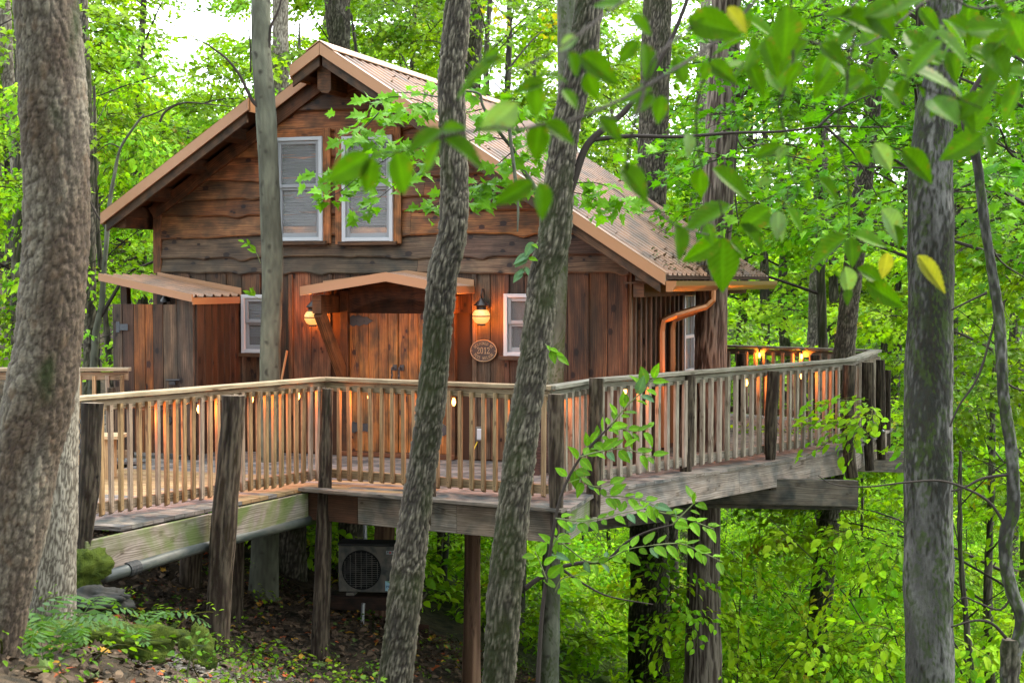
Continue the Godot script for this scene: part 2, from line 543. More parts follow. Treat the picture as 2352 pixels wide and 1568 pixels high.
# a stem along points with radii; step = size of its facets
func stem(p: Array, r: Array, kind: String, sd: float, step := 0.012, ystep := 0.016) -> ArrayMesh:
	var L := 0.0
	for i in p.size() - 1:
		L += (p[i + 1] - p[i]).length()
	var rows := int(clampf(L / ystep, 6, 620))
	var rmax := 0.0
	for q in r:
		rmax = maxf(rmax, q)
	var sides := int(clampf(TAU * rmax / step, 10, 130))
	var line := curve(p, rows)
	var b := MB.new()
	var m := r.size() - 1
	for i in rows + 1:
		var t := float(i) / rows * m
		var k := mini(int(t), m - 1)
		var rad: float = cubic_interpolate(r[k], r[k + 1], r[maxi(k - 1, 0)], r[mini(k + 2, m)], t - k)
		var d: Vector3 = (line[mini(i + 1, rows)] - line[maxi(i - 1, 0)]).normalized()
		var a := d.cross(Vector3(0, 0, 1)).normalized()
		var e := a.cross(d).normalized()
		var y: float = line[i].y
		for j in sides + 1:
			var th := TAU * (j % sides) / sides
			var lump := rad * (1.0 + 0.10 * nz.get_noise_3d(cos(th) * 14.0 + sd, y * 55.0, sin(th) * 14.0))
			var cx := cos(th) * rad
			var cz := sin(th) * rad
			bark(kind, cx, y, cz, rad, sd)
			b.col = bk_c
			b.vert(line[i] + (a * cos(th) + e * sin(th)) * (lump + bk_d), Vector2(float(j) / sides, y))
	for i in rows:
		for j in sides:
			var q := i * (sides + 1) + j
			b.tri(q, q + 1, q + sides + 1)
			b.tri(q + 1, q + sides + 2, q + sides + 1)
	for e in 2:
		var i := 0 if e == 0 else rows
		b.col = Color(0.16, 0.12, 0.085)
		var n0 := b.vert(line[i])
		for j in sides + 1:
			b.vert(b.v[i * (sides + 1) + j])
		for j in sides:
			if e == 0:
				b.tri(n0, n0 + 2 + j, n0 + 1 + j)
			else:
				b.tri(n0, n0 + 1 + j, n0 + 2 + j)
	return b.mesh(true)

# outline of a trunk in the photo: rows of y, left edge, right edge; the trunk stands at that distance
func outline(rows: Array, d0: float, d1 := -1.0) -> Array:
	var p := []
	var r := []
	var n := rows.size()
	for i in n:
		var q: Array = rows[n - 1 - i]
		var d := d0 if d1 < 0.0 else lerpf(d0, d1, float(i) / (n - 1))
		p.append(at((q[1] + q[2]) * 0.5, q[0], d))
		r.append((q[2] - q[1]) * 0.5 / FOC * d)
	# resample evenly by height so that radii and points stay in step
	var P := []
	var R := []
	for i in 25:
		var y: float = lerpf(p[0].y, p[n - 1].y, i / 24.0)
		var k := 0
		while k < n - 2 and p[k + 1].y < y:
			k += 1
		var f: float = clampf((y - p[k].y) / maxf(0.001, p[k + 1].y - p[k].y), 0, 1)
		var f2 := f * f * (3 - 2 * f)
		P.append(p[k].lerp(p[k + 1], lerpf(f, f2, 0.3)))
		R.append(lerpf(r[k], r[k + 1], f))
	return [P, R]

# ---------------------------------------------------------------- leaves
func leaf_shape(b: MB, xf: Transform3D, kind: String, s: float) -> void:
	var half := []
	match kind:
		"maple":
			half = [Vector2(0, 0), Vector2(0.30, 0.02), Vector2(0.22, 0.17), Vector2(0.58, 0.40), Vector2(0.30, 0.46), Vector2(0.33, 0.66), Vector2(0.16, 0.64), Vector2(0, 1.0)]
		"oval":
			half = [Vector2(0, 0), Vector2(0.2, 0.14), Vector2(0.31, 0.42), Vector2(0.23, 0.73), Vector2(0, 1.0)]
		"far":
			half = [Vector2(0, 0), Vector2(0.36, 0.10), Vector2(0.20, 0.34), Vector2(0.44, 0.56), Vector2(0, 1.0)]
	var n: int = half.size()
	var mid := b.vert(xf * Vector3(0, 0.0, 0.45 * s))
	var first := b.v.size()
	for sgn in [1.0, -1.0]:
		for k in n:
			if sgn < 0.0 and (k == 0 or k == n - 1):
				continue
			var q: Vector2 = half[k]
			b.vert(xf * Vector3(q.x * sgn * s, q.x * 0.32 * s - q.y * q.y * 0.20 * s, q.y * s))
	# right side 0..n-1, left side n..n+(n-3)
	for k in n - 1:
		b.tri(mid, first + k, first + k + 1)
	var prev := first
	for k in range(1, n - 1):
		b.tri(mid, first + n + k - 1, prev)
		prev = first + n + k - 1
	b.tri(mid, first + n - 1, prev)

# a twig with leaves lying more or less flat, about 0.7 m long, along +z
func spray(kind: String, n: int, size: float, length: float, sd: int) -> ArrayMesh:
	rng.seed = sd
	var b := MB.new()
	b.col = Color(0.35, 0.22, 0.55)
	var line := curve([Vector3.ZERO, Vector3(rnd(-.05, .05), 0.02, length * 0.35), Vector3(rnd(-.1, .1), -0.02, length * 0.7), Vector3(rnd(-.12, .12), -0.10, length)], 6)
	b.tube(line, taper(0.006, 0.002, 6), 3, false)
	for i in n:
		var t := (i + 0.6) / n
		var p: Vector3 = line[mini(int(t * 6), 5)].lerp(line[mini(int(t * 6) + 1, 6)], fmod(t * 6, 1.0))
		var sgn := 1.0 if i % 2 == 0 else -1.0
		var yaw := sgn * deg_to_rad(rnd(25, 85)) * (1.0 - 0.5 * t)
		var reach := (0.10 + 0.22 * (1.0 - absf(t - 0.4))) * rnd(0.3, 1.1) * length
		var dir := Vector3(sin(yaw), 0, cos(yaw))
		var q := p + dir * reach + Vector3(0, rnd(-0.07, 0.05), 0)
		b.col = Color(0.35, 0.22, 0.55)
		if reach > 0.1:
			b.tube([p, q], [0.003, 0.0012], 3, false)
		var g := rnd(0.72, 1.18)
		b.col = Color(g * rnd(0.9, 1.15), g, g * rnd(0.8, 1.2))
		var bas := Basis(Vector3.UP, yaw + rnd(-0.7, 0.7)) * Basis(Vector3.RIGHT, rnd(-0.15, 0.85)) * Basis(Vector3.BACK, rnd(-0.6, 0.6))
		leaf_shape(b, Transform3D(bas, q), kind, size * rnd(0.65, 1.15))
	return b.mesh()

func scatter(called: String, mesh: Mesh, m: Material, xfs: Array, cols: Array, par: Node3D) -> MultiMeshInstance3D:
	var k := MultiMesh.new()
	k.transform_format = MultiMesh.TRANSFORM_3D
	k.use_colors = true
	k.mesh = mesh
	k.instance_count = xfs.size()
	var shift := base_of(par) if par else Vector3.ZERO
	for i in xfs.size():
		var t: Transform3D = xfs[i]
		t.origin -= shift
		k.set_instance_transform(i, t)
		k.set_instance_color(i, cols[i])
	var o := MultiMeshInstance3D.new()
	o.name = called
	o.multimesh = k
	o.material_override = m
	o.set_meta("kind", "stuff")
	if par:
		par.add_child(o, true)
	else:
		add_child(o, true)
	return o

func leaf_tint(y := 0.0) -> Color:                          # linear leaf greens, some turning yellow
	var c := Color(0.095, 0.250, 0.009).lerp(Color(0.275, 0.450, 0.013), rng.randf())
	c = c * rnd(0.75, 1.2)
	if rng.randf() < y:
		c = Color(0.40, 0.36, 0.02) * rnd(0.7, 1.1)
	c.a = 1.0
	return c

# a tree with limbs that carry layered sprays; low = height of its lowest limb
func tree_body(o: Node3D, h: float, r: float, low: float, spread: float, limbs: int, per: int, mesh: Mesh, kind: String, sd: int, lean := Vector3.ZERO, yellow := 0.02, size := 1.0, shade := 1.0) -> void:
	rng.seed = sd
	var base := o.position
	var pts := []
	for i in 7:
		var t := i / 6.0
		pts.append(base + Vector3(0, -0.4 + (h + 0.4) * t, 0) + lean * t + Vector3(rnd(-1, 1), 0, rnd(-1, 1)) * 0.018 * h * t)
	var line := curve(pts, 24)
	obj("trunk", stem(pts, taper(r * 1.15, r * 0.16, 6), kind, float(sd % 97) * 7.0, 0.035, 0.12), M.bark, o)
	var xfs := []
	var cols := []
	var turn := rnd(0, TAU)
	var tone := Color(rnd(0.8, 1.2) * shade, rnd(0.88, 1.12) * shade, shade)
	for i in limbs:
		var t := (i + rnd(0.1, 0.9)) / limbs
		var y := lerpf(low, h * 0.97, t)
		var k := clampf(y / h, 0, 1) * 24.0
		var p: Vector3 = line[int(minf(k, 23))].lerp(line[int(minf(k, 23)) + 1], fmod(k, 1.0))
		turn += 2.4 + rnd(-0.5, 0.5)
		var L := spread * (1.0 - 0.62 * t * t) * rnd(0.65, 1.15)
		var dir := Vector3(cos(turn), 0, sin(turn))
		var side := Vector3(-dir.z, 0, dir.x)
		var rise := lerpf(0.18, 0.75, t) * L
		var lp := curve([p, p + dir * L * 0.35 + Vector3(0, rise * 0.55, 0) + side * rnd(-.1, .1) * L, p + dir * L * 0.7 + Vector3(0, rise * 0.9, 0) + side * rnd(-.15, .15) * L, p + dir * L + Vector3(0, rise * 0.95, 0)], 8)
		var lr := r * rnd(0.2, 0.34) * (1.0 - 0.55 * t)
		var b := MB.new()
		b.tube(lp, taper(lr, lr * 0.2, 8), 5, false)
		for j in per:
			var f := 0.22 + 0.80 * sqrt(rng.randf())
			var kk := minf(f, 0.999) * 8.0
			var q: Vector3 = lp[int(kk)].lerp(lp[int(kk) + 1], fmod(kk, 1.0))
			var out := side * rnd(-1, 1) * L * 0.42 * (1.15 - f * 0.5)
			var e: Vector3 = q + out + dir * absf(out.length()) * 0.5 + Vector3(0, rnd(-0.22, 0.26), 0)
			if j % 3 == 0:
				b.tube([q, q.lerp(e, 0.5) + Vector3(0, 0.05, 0), e], [lr * 0.35, lr * 0.22, 0.004], 3, false)
			var yaw := atan2(dir.x, dir.z) + rnd(-1.3, 1.3)
			var sc := size * rnd(0.75, 1.25)
			xfs.append(Transform3D(Basis(Vector3.UP, yaw) * Basis(Vector3.RIGHT, rnd(-0.35, 0.5)) * Basis(Vector3.BACK, rnd(-0.35, 0.35)) * Basis.from_scale(Vector3.ONE * sc), e))
			cols.append(leaf_tint(yellow) * tone)
		obj("branch", b.mesh(), M.twig, o)
	scatter("crown", mesh, M.leaf, xfs, cols, o)

# ---------------------------------------------------------------- the house
const PITCH := 0.65
const RIDGE_S := -0.62
const RIDGE_H := 4.77
const S_LEFT := -3.17
const S_RIGHT := 2.89
const EAVE_L := -3.56
const EAVE_R := 3.44
const HOUSE_DEEP := 5.4
const FRONT := -0.60
var BROWN := Color(0.370, 0.138, 0.033)
var DARK_BROWN := Color(0.098, 0.051, 0.027)
var GREY_BROWN := Color(0.140, 0.098, 0.064)
var TIMBER := Color(0.225, 0.095, 0.034)
var PINE := Color(0.36, 0.23, 0.11)
var OLD := Color(0.235, 0.212, 0.182)

func roof_h(s: float) -> float:
	return RIDGE_H - PITCH * absf(s - RIDGE_S)

func siding_tone(i: int) -> Color:
	var k := rng.randf()
	var c := BROWN.lerp(GREY_BROWN, k * 0.52)
	if i < 2:
		c = GREY_BROWN.lerp(DARK_BROWN, rng.randf() * 0.5)
	return vary(c, 0.40, 0.09)

func live_edge_board(par: Node3D, s0: float, s1: float, lo: float, hi: float, tone: Color, sd: float) -> void:
	var b := mb(tone)
	var n := int((s1 - s0) / 0.07) + 2
	var ou := rnd(0, 1)
	var ov := rnd(0, 1)
	var amp := rnd(0.35, 1.0)
	var rows := []
	for i in n + 1:
		var s := lerpf(s0, s1, float(i) / n)
		var wav := nz2.get_noise_2d(s * 26.0, sd * 50.0) * 0.026 * amp + nz2.get_noise_2d(s * 110.0, sd * 20.0 + 9.0) * 0.004
		var dip := pow(maxf(0.0, nz2.get_noise_2d(s * 75.0 + 33.0, sd * 90.0)), 4.0) * 0.10 * amp
		var l := lo + wav - dip
		var top := minf(hi + 0.06, roof_h(s) - 0.17)
		if top < l + 0.01:
			top = l + 0.01
		rows.append([W(s, top, -0.012), W(s, l + 0.016, -0.058), W(s, l, -0.052), W(s, l + 0.004, -0.006)])
		for k in 4:
			var y: float = [top, l + 0.02, l, l - 0.02][k]
			b.vert(rows[i][k], Vector2(ou + s / 2.4, ov + y / 0.6))
	for i in n:
		for k in 3:
			var q := i * 4 + k
			b.tri(q, q + 4, q + 1)
			b.tri(q + 1, q + 4, q + 5)
	b.poly([rows[0][0], rows[0][1], rows[0][2], rows[0][3]])
	b.poly([rows[n][0], rows[n][1], rows[n][2], rows[n][3]], true)
	obj("siding_board", b.mesh(), M.siding, par)

func window_unit(par: Node3D, s0: float, s1: float, h0: float, h1: float, mid: float, trim: bool, blind_full: bool, blind := true) -> void:
	var w := Node3D.new()
	w.name = "window"
	par.add_child(w, true)
	var up := Vector3.UP
	if trim:
		var t := 0.095
		var z := -0.075
		for sd in [s0 - t * 0.5, s1 + t * 0.5]:
			bar(w, "trim", W(sd, h0 - 0.03, z), W(sd, h1 + t, z), U * t, V * 0.03, M.timber, vary(TIMBER * 1.75, 0.12), 0.003)
		bar(w, "trim", W(s0 - 0.002, h1 + t * 0.5, z), W(s1 + 0.002, h1 + t * 0.5, z), up * (t - 0.004), V * 0.028, M.timber, vary(TIMBER * 1.5, 0.12), 0.003)
	var e := 0.045
	var z0 := -0.085
	# white frame
	for sd in [s0 + e * 0.5, s1 - e * 0.5]:
		bar(w, "frame", W(sd, h0, z0), W(sd, h1, z0), U * e, V * 0.07, M.white, Color.WHITE, 0.004)
	for hh in [h0 + e * 0.5, h1 - e * 0.5]:
		bar(w, "frame", W(s0 + e, hh, z0), W(s1 - e, hh, z0), up * (e - 0.002), V * 0.068, M.white, Color.WHITE, 0.004)
	bar(w, "sill", W(s0 - 0.05, h0 - 0.025, -0.08), W(s1 + 0.05, h0 - 0.025, -0.08), up * 0.045, V * 0.10, M.timber, DARK_BROWN, 0.004)
	# upper sash in front, lower sash behind
	var q := 0.042
	for k in 2:
		var a := mid if k == 0 else h0 + e
		var b := h1 - e if k == 0 else mid + 0.02
		var z := -0.088 if k == 0 else -0.068
		var c0 := s0 + e
		var c1 := s1 - e
		for sd in [c0 + q * 0.5, c1 - q * 0.5]:
			bar(w, "sash", W(sd, a, z), W(sd, b, z), U * (q - 0.002), V * 0.03, M.sash, Color.WHITE, 0.003)
		for hh in [a + q * 0.5, b - q * 0.5]:
			if k == 1 and hh > mid:
				continue
			bar(w, "sash", W(c0 + q, hh, z), W(c1 - q, hh, z), up * (q if k == 0 else 0.06), V * 0.029, M.sash, Color.WHITE, 0.003)
		var g := mb()
		g.quad(W(c0 + q, b - q * 0.5, z), W(c1 - q, b - q * 0.5, z), W(c1 - q, a + q * 0.5, z), W(c0 + q, a + q * 0.5, z))
		obj("pane", g.mesh(), M.glass, w)
	# slatted blind
	var bl := mb()
	var y := h1 - e - 0.02
	var stop := h0 + 0.20 if blind_full else h0 + (h1 - h0) * 0.12
	while blind and y > stop:
		bl.quad(W(s0 + e + 0.02, y, -0.053), W(s1 - e - 0.02, y, -0.053), W(s1 - e - 0.02, y - 0.030, -0.060), W(s0 + e + 0.02, y - 0.030, -0.060))
		bl.quad(W(s0 + e + 0.02, y - 0.030, -0.060), W(s1 - e - 0.02, y - 0.030, -0.060), W(s1 - e - 0.02, y - 0.034, -0.053), W(s0 + e + 0.02, y - 0.034, -0.053))
		y -= 0.034
	if blind:
		var bo := obj("blind", bl.mesh(), M.blind, w)
		bo.set_meta("kind", "stuff")
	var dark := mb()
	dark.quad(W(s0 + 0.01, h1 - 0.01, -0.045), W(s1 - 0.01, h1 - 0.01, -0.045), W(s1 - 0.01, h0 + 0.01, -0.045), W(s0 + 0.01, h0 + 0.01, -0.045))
	obj("dark_backing", dark.mesh(), M.dark, w)  # black sheet painted in for the unlit inside of the house

func strap_hinge(par: Node3D, s: float, h: float, off: float, dirs: float, L := 0.22) -> void:
	var prof := [Vector2(0, 0.045), Vector2(0.03, 0.070), Vector2(0.06, 0.048), Vector2(0.09, 0.066), Vector2(0.13, 0.040), Vector2(0.16, 0.050), Vector2(0.19, 0.020), Vector2(0.22, 0.0)]
	var pts := []
	for p in prof:
		pts.append(W(s + dirs * p.x * L / 0.22, h + p.y, off))
	for i in range(prof.size() - 2, -1, -1):
		pts.append(W(s + dirs * prof[i].x * L / 0.22, h - prof[i].y, off))
	var b := mb()
	if dirs < 0:
		pts.reverse()
	b.prism(pts, V * 0.008)
	var lp := []
	for q in [Vector2(-0.012, 0.10), Vector2(0.0, 0.13), Vector2(0.012, 0.10), Vector2(0.03, 0.075), Vector2(0.012, 0.0), Vector2(0.03, -0.075), Vector2(0.012, -0.10), Vector2(0.0, -0.13), Vector2(-0.012, -0.10), Vector2(-0.03, -0.075), Vector2(-0.02, 0.0), Vector2(-0.03, 0.075)]:
		lp.append(W(s - dirs * 0.035 + q.x, h + q.y, off))
	b.prism(lp, V * 0.007)
	for q in [0.07, 0.14]:
		b.lathe(Transform3D(Basis(U, Vector3.UP, V), W(s + dirs * q * L / 0.22, h, off - 0.004)) * Transform3D(Basis(Vector3.RIGHT, PI / 2), Vector3.ZERO), [Vector2(0.0, 0.006), Vector2(0.006, 0.004), Vector2(0.008, 0)], 8)
	obj("hinge", b.mesh(), M.iron, par)

func slope(par: Node3D, s_eave: float, side: float, t0: float, t1: float, s_top: float, first := true) -> void:
	# corrugated sheets over one slope between two lines; side = -1 left, 1 right
	var wide := 0.92
	var t := t0
	while t < t1 - 0.02:
		var e := minf(t + wide, t1)
		var b := mb(vary(Color(1, 1, 1), 0.07, 0.03))
		var prof := []
		var x := t
		while x < e - 0.001:
			var n := minf(x + 0.2286, e)
			prof.append(Vector2(x, 0.0))
			if n - x > 0.2:
				for q in [Vector2(0.075, 0.0), Vector2(0.095, 0.024), Vector2(0.130, 0.024), Vector2(0.150, 0.0), Vector2(0.185, 0.003), Vector2(0.205, 0.0)]:
					prof.append(Vector2(x + q.x, q.y))
			x = n
		prof.append(Vector2(e, 0.0))
		var nrm := Vector3(0, 1, 0)
		var rows := 8
		for i in rows + 1:
			var s := lerpf(s_top, s_eave, float(i) / rows)
			for q in prof:
				b.vert(W(s, roof_h(s) + q.y * 1.2 + nz2.get_noise_2d(s * 60.0, q.x * 60.0) * 0.0015, q.x), Vector2(s, q.x))
		var c := prof.size()
		for i in rows:
			for j in c - 1:
				var q := i * c + j
				if side > 0:
					b.tri(q, q + 1, q + c)
					b.tri(q + 1, q + c + 1, q + c)
				else:
					b.tri(q, q + c, q + 1)
					b.tri(q + 1, q + c, q + c + 1)
		obj("roof_panel", b.mesh(), M.roof, par)
		t = e
	# sheathing under the sheets
	var k := mb()
	var drop := Vector3(0, -0.045, 0)
	var lift := Vector3(0, -0.008, 0)
	k.prism([W(s_top, roof_h(s_top), t0 + 0.02) + lift, W(s_eave, roof_h(s_eave), t0 + 0.02) + lift, W(s_eave, roof_h(s_eave), t0 + 0.02) + drop, W(s_top, roof_h(s_top), t0 + 0.02) + drop], V * (t1 - t0 - 0.04))
	k.col = DARK_BROWN
	obj("sheathing", k.mesh(), M.core, par)

func fascia(par: Node3D, s0: float, s1: float, off: float, hgt := 0.115, lift := 0.03) -> void:
	var b := mb()
	var a := W(s0, roof_h(s0) + lift, off)
	var c := W(s1, roof_h(s1) + lift, off)
	var dn := Vector3(0, -hgt * 1.19, 0)
	if s1 < s0:
		b.prism([c, a, a + dn, c + dn], V * 0.03)
	else:
		b.prism([a, c, c + dn, a + dn], V * 0.03)
	# the lip turned over the roof edge
	var e0 := a + Vector3(0, 0.004, 0)
	var e1 := c + Vector3(0, 0.004, 0)
	b.quad(e0 + V * 0.10, e1 + V * 0.10, e1 - V * 0.002, e0 - V * 0.002)
	obj("rake_trim", b.mesh(), M.copper, par)

func treehouse() -> void:
	var o := thing("treehouse", "brown timber treehouse with live-edge siding, copper metal roof and arched double door", "treehouse", W(-0.14, 0, 2.7))
	var up := Vector3.UP
	# closed core of the building
	var k := mb()
	var out := [W(S_LEFT + 0.02, -0.02, 0.0), W(S_LEFT + 0.02, roof_h(S_LEFT) - 0.1, 0.0), W(RIDGE_S, RIDGE_H - 0.1, 0.0), W(S_RIGHT - 0.02, roof_h(S_RIGHT) - 0.1, 0.0), W(S_RIGHT - 0.02, -0.02, 0.0)]
	k.prism(out, V * HOUSE_DEEP)
	obj("wall_core", k.mesh(), M.core, o)
	# live-edge boards of the gable, each row overlapping the one below
	var rows := [2.16, 2.357, 2.61, 2.87, 3.055, 3.285, 3.545, 3.84, 4.08, 4.33, 4.56, 4.75]
	rng.seed = 41
	for i in rows.size() - 1:
		var lo: float = rows[i]
		var hi: float = rows[i + 1]
		var s0 := maxf(S_LEFT + 0.09, RIDGE_S - (RIDGE_H - 0.16 - lo) / PITCH)
		var s1 := minf(S_RIGHT - (0.0 if i < 1 else 0.02), RIDGE_S + (RIDGE_H - 0.16 - lo) / PITCH)
		if i == 2:
			s1 = minf(s1, 2.45)
		var joint := rnd(-0.2, 0.9) if i > 0 else 0.35
		if i > 7:
			live_edge_board(o, s0, s1, lo, hi, siding_tone(i), i * 3.7)
		else:
			live_edge_board(o, s0, joint - 0.002, lo, hi, siding_tone(i), i * 3.7)
			live_edge_board(o, joint + 0.002, s1, lo, hi, siding_tone(i), i * 3.7)
	bar(o, "corner_board", W(S_LEFT + 0.045, 2.16, -0.03), W(S_LEFT + 0.045, roof_h(S_LEFT) - 0.08, -0.03), U * 0.11, V * 0.06, M.timber, TIMBER * 0.85)
	# rake boards along the roof line on the wall
	for sg in [-1.0, 1.0]:
		var sE := S_LEFT - 0.02 if sg < 0 else S_RIGHT + 0.1
		var dirv: Vector3 = (W(sE, roof_h(sE)) - W(RIDGE_S, RIDGE_H)).normalized()
		var across := dirv.cross(V).normalized()
		bar(o, "rake_board", W(RIDGE_S, RIDGE_H - 0.20, -0.055 - 0.004 * sg), W(sE, roof_h(sE) - 0.20, -0.055 - 0.004 * sg), across * 0.16, V * 0.05, M.timber, TIMBER * 0.6)
	# lower wall: upright boards and battens
	var s := S_LEFT
	var i := 0
	rng.seed = 77
	while s < S_RIGHT - 0.02:
		var w := minf(rnd(0.19, 0.27), S_RIGHT - s)
		var lo := 0.012
		if s + w > -0.60 and s < 0.80:
			lo = 1.70
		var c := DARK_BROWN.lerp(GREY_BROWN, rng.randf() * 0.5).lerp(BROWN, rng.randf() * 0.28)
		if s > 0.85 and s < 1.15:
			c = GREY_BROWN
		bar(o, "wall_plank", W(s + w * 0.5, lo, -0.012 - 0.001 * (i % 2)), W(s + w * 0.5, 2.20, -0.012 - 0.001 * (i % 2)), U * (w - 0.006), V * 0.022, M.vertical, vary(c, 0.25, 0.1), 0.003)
		if (s < -0.65 or s > 0.85) and i % 2 == 0:
			bar(o, "batten", W(s, lo, -0.034), W(s, 2.15, -0.034), U * 0.055, V * 0.02, M.vertical, vary(c * 1.1, 0.25, 0.1), 0.003)
		s += w
		i += 1
	# side wall on the right: boards with deep battens
	var t := 0.0
	bar(o, "corner_board", W(S_RIGHT + 0.012, 0.012, 0.03), W(S_RIGHT + 0.012, roof_h(S_RIGHT) - 0.06, 0.03), V * 0.10, U * 0.03, M.vertical, GREY_BROWN * 1.7, 0.004)
	t = 0.08
	i = 0
	while t < HOUSE_DEEP:
		var w := minf(0.24, HOUSE_DEEP - t)
		bar(o, "wall_plank", W(S_RIGHT + 0.006, 0.012, t + w * 0.5), W(S_RIGHT + 0.006, roof_h(S_RIGHT) - 0.08, t + w * 0.5), V * (w - 0.006), U * 0.02, M.vertical, vary(DARK_BROWN * 1.2, 0.2, 0.1), 0.003)
		bar(o, "batten", W(S_RIGHT + 0.034, 0.012, t), W(S_RIGHT + 0.034, roof_h(S_RIGHT) - 0.08, t), V * 0.06, U * 0.04, M.vertical, vary(Color(0.20, 0.125, 0.085), 0.25, 0.1), 0.004)
		t += w
		i += 1
	# side window
	var sw := Node3D.new()
	sw.name = "side_window"
	o.add_child(sw)
	for e in [[2.42, 2.48], [2.96, 3.02], [3.06, 3.12], [3.62, 3.68]]:
		bar(sw, "frame", W(S_RIGHT + 0.07, 0.9, (e[0] + e[1]) * 0.5), W(S_RIGHT + 0.07, 1.92, (e[0] + e[1]) * 0.5), V * 0.06, U * 0.05, M.white, Color.WHITE)
	for e in [[2.48, 2.96], [3.12, 3.62]]:
		for hh in [0.92, 1.36, 1.90]:
			bar(sw, "frame", W(S_RIGHT + 0.07, hh, e[0]), W(S_RIGHT + 0.07, hh, e[1]), Vector3.UP * 0.045, U * 0.045, M.white, Color.WHITE)
		var g := mb()
		g.quad(W(S_RIGHT + 0.065, 1.9, e[0]), W(S_RIGHT + 0.065, 1.9, e[1]), W(S_RIGHT + 0.065, 0.92, e[1]), W(S_RIGHT + 0.065, 0.92, e[0]))
		obj("pane", g.mesh(), M.glass, sw)
		var d := mb()
		d.quad(W(S_RIGHT + 0.04, 1.9, e[0]), W(S_RIGHT + 0.04, 1.9, e[1]), W(S_RIGHT + 0.04, 0.92, e[1]), W(S_RIGHT + 0.04, 0.92, e[0]))
		obj("blind", d.mesh(), M.blind, sw)
	bar(sw, "trim", W(S_RIGHT + 0.06, 0.85, 2.36), W(S_RIGHT + 0.06, 2.0, 2.36), V * 0.09, U * 0.05, M.timber, TIMBER * 0.8)
	# front windows
	window_unit(o, -1.47, -0.842, 2.545, 3.78, 3.18, true, true)
	window_unit(o, -0.586, 0.064, 2.535, 3.77, 3.17, true, true)
	window_unit(o, -1.931, -1.53, 1.20, 1.906, 1.565, false, true)
	window_unit(o, 1.436, 1.845, 1.215, 1.925, 1.58, false, false, false)
	# roof
	slope(o, EAVE_R, 1.0, FRONT, 6.0, RIDGE_S + 0.02)
	slope(o, -1.54, -1.0, -0.10, 6.0, RIDGE_S - 0.02)
	slope(o, EAVE_L, -1.0, FRONT, 6.0, -1.54)
	slope(o, -1.0, -1.0, FRONT, -0.10, RIDGE_S - 0.02)
	var cap := mb()
	for sg in [-1.0, 1.0]:
		var a := W(RIDGE_S, RIDGE_H + 0.055, FRONT - 0.03)
		var c := W(RIDGE_S + sg * 0.17, RIDGE_H + 0.055 - 0.17 * PITCH, FRONT - 0.03)
		cap.prism([a, c, c - Vector3(0, 0.012, 0), a - Vector3(0, 0.012, 0)] if sg > 0 else [c, a, a - Vector3(0, 0.012, 0), c - Vector3(0, 0.012, 0)], V * 6.66)
	obj("ridge_cap", cap.mesh(), M.copper, o)
	# metal trim on the front edges, cut back round the tree
	fascia(o, EAVE_L, -1.54, FRONT - 0.02)
	fascia(o, -1.54, -1.0, -0.13)
	fascia(o, -1.0, RIDGE_S - 0.002, FRONT - 0.02)
	fascia(o, RIDGE_S + 0.002, EAVE_R, FRONT - 0.02)
	for e in [-1.54, -1.0]:
		var b := mb()
		b.prism([W(e - 0.012, roof_h(e) + 0.03, FRONT + 0.012), W(e + 0.012, roof_h(e) + 0.03, FRONT + 0.012), W(e + 0.012, roof_h(e) - 0.13, FRONT + 0.012), W(e - 0.012, roof_h(e) - 0.13, FRONT + 0.012)], V * 0.48)
		obj("notch_trim", b.mesh(), M.copper, o)
	# eave trim on the left, lookouts under the front overhang, end of the ridge beam
	bar(o, "eave_trim", W(EAVE_L, roof_h(EAVE_L) - 0.04, FRONT + 0.02), W(EAVE_L, roof_h(EAVE_L) - 0.04, 5.98), up * 0.12, U * 0.03, M.copper, Color.WHITE)
	for q in [-3.30, -2.95, -2.45, -1.90, -0.86, 0.1, 0.7, 1.3, 1.9, 2.5, 3.1]:
		bar(o, "lookout", W(q, roof_h(q) - 0.135, FRONT + 0.02), W(q, roof_h(q) - 0.135, 0.02), Vector3(U.x, -PITCH * signf(q - RIDGE_S), U.z).normalized() * 0.09, up * 0.13, M.timber, DARK_BROWN * 0.7)
	for e in [[EAVE_L + 0.06, -1.58], [-0.98, RIDGE_S - 0.02], [RIDGE_S + 0.02, EAVE_R - 0.06]]:
		bar(o, "fly_rafter", W(e[0], roof_h(e[0]) - 0.16, FRONT + 0.035), W(e[1], roof_h(e[1]) - 0.16, FRONT + 0.035), up * 0.13, V * 0.04, M.timber, DARK_BROWN)
	var rb := []
	for q in [Vector2(-0.085, 0.16), Vector2(0.085, 0.16), Vector2(0.085, -0.12), Vector2(0.05, -0.16), Vector2(-0.03, -0.15), Vector2(-0.085, -0.10)]:
		rb.append(W(RIDGE_S + q.x, RIDGE_H - 0.38 + q.y, -0.50))
	var rbm := mb(TIMBER * 0.55)
	rbm.prism(rb, V * 0.52)
	obj("ridge_beam", rbm.mesh(), M.timber, o)
	bar(o, "wall_plate", W(-3.36, 2.80, -0.52), W(-3.36, 2.80, 5.6), up * 0.17, U * 0.17, M.timber, TIMBER * 0.5)
	bar(o, "eave_beam", W(3.12, 1.97, -0.50), W(3.12, 1.97, 5.6), up * 0.15, U * 0.12, M.timber, TIMBER * 0.5)
	var soff := mb()
	soff.prism([W(2.95, 2.06, -0.52), W(3.42, 2.06, -0.52), W(3.42, 2.04, -0.52), W(2.95, 2.04, -0.52)], V * 6.4)
	obj("soffit", soff.mesh(), M.core, o)
	bar(o, "eave_trim", W(3.10, roof_h(3.1) - 0.22, FRONT + 0.05), W(3.44, roof_h(3.44) - 0.05, FRONT + 0.05), up * 0.12, V * 0.04, M.timber, DARK_BROWN)
	gutters(o)
	front_door(o)
	canopy(o)
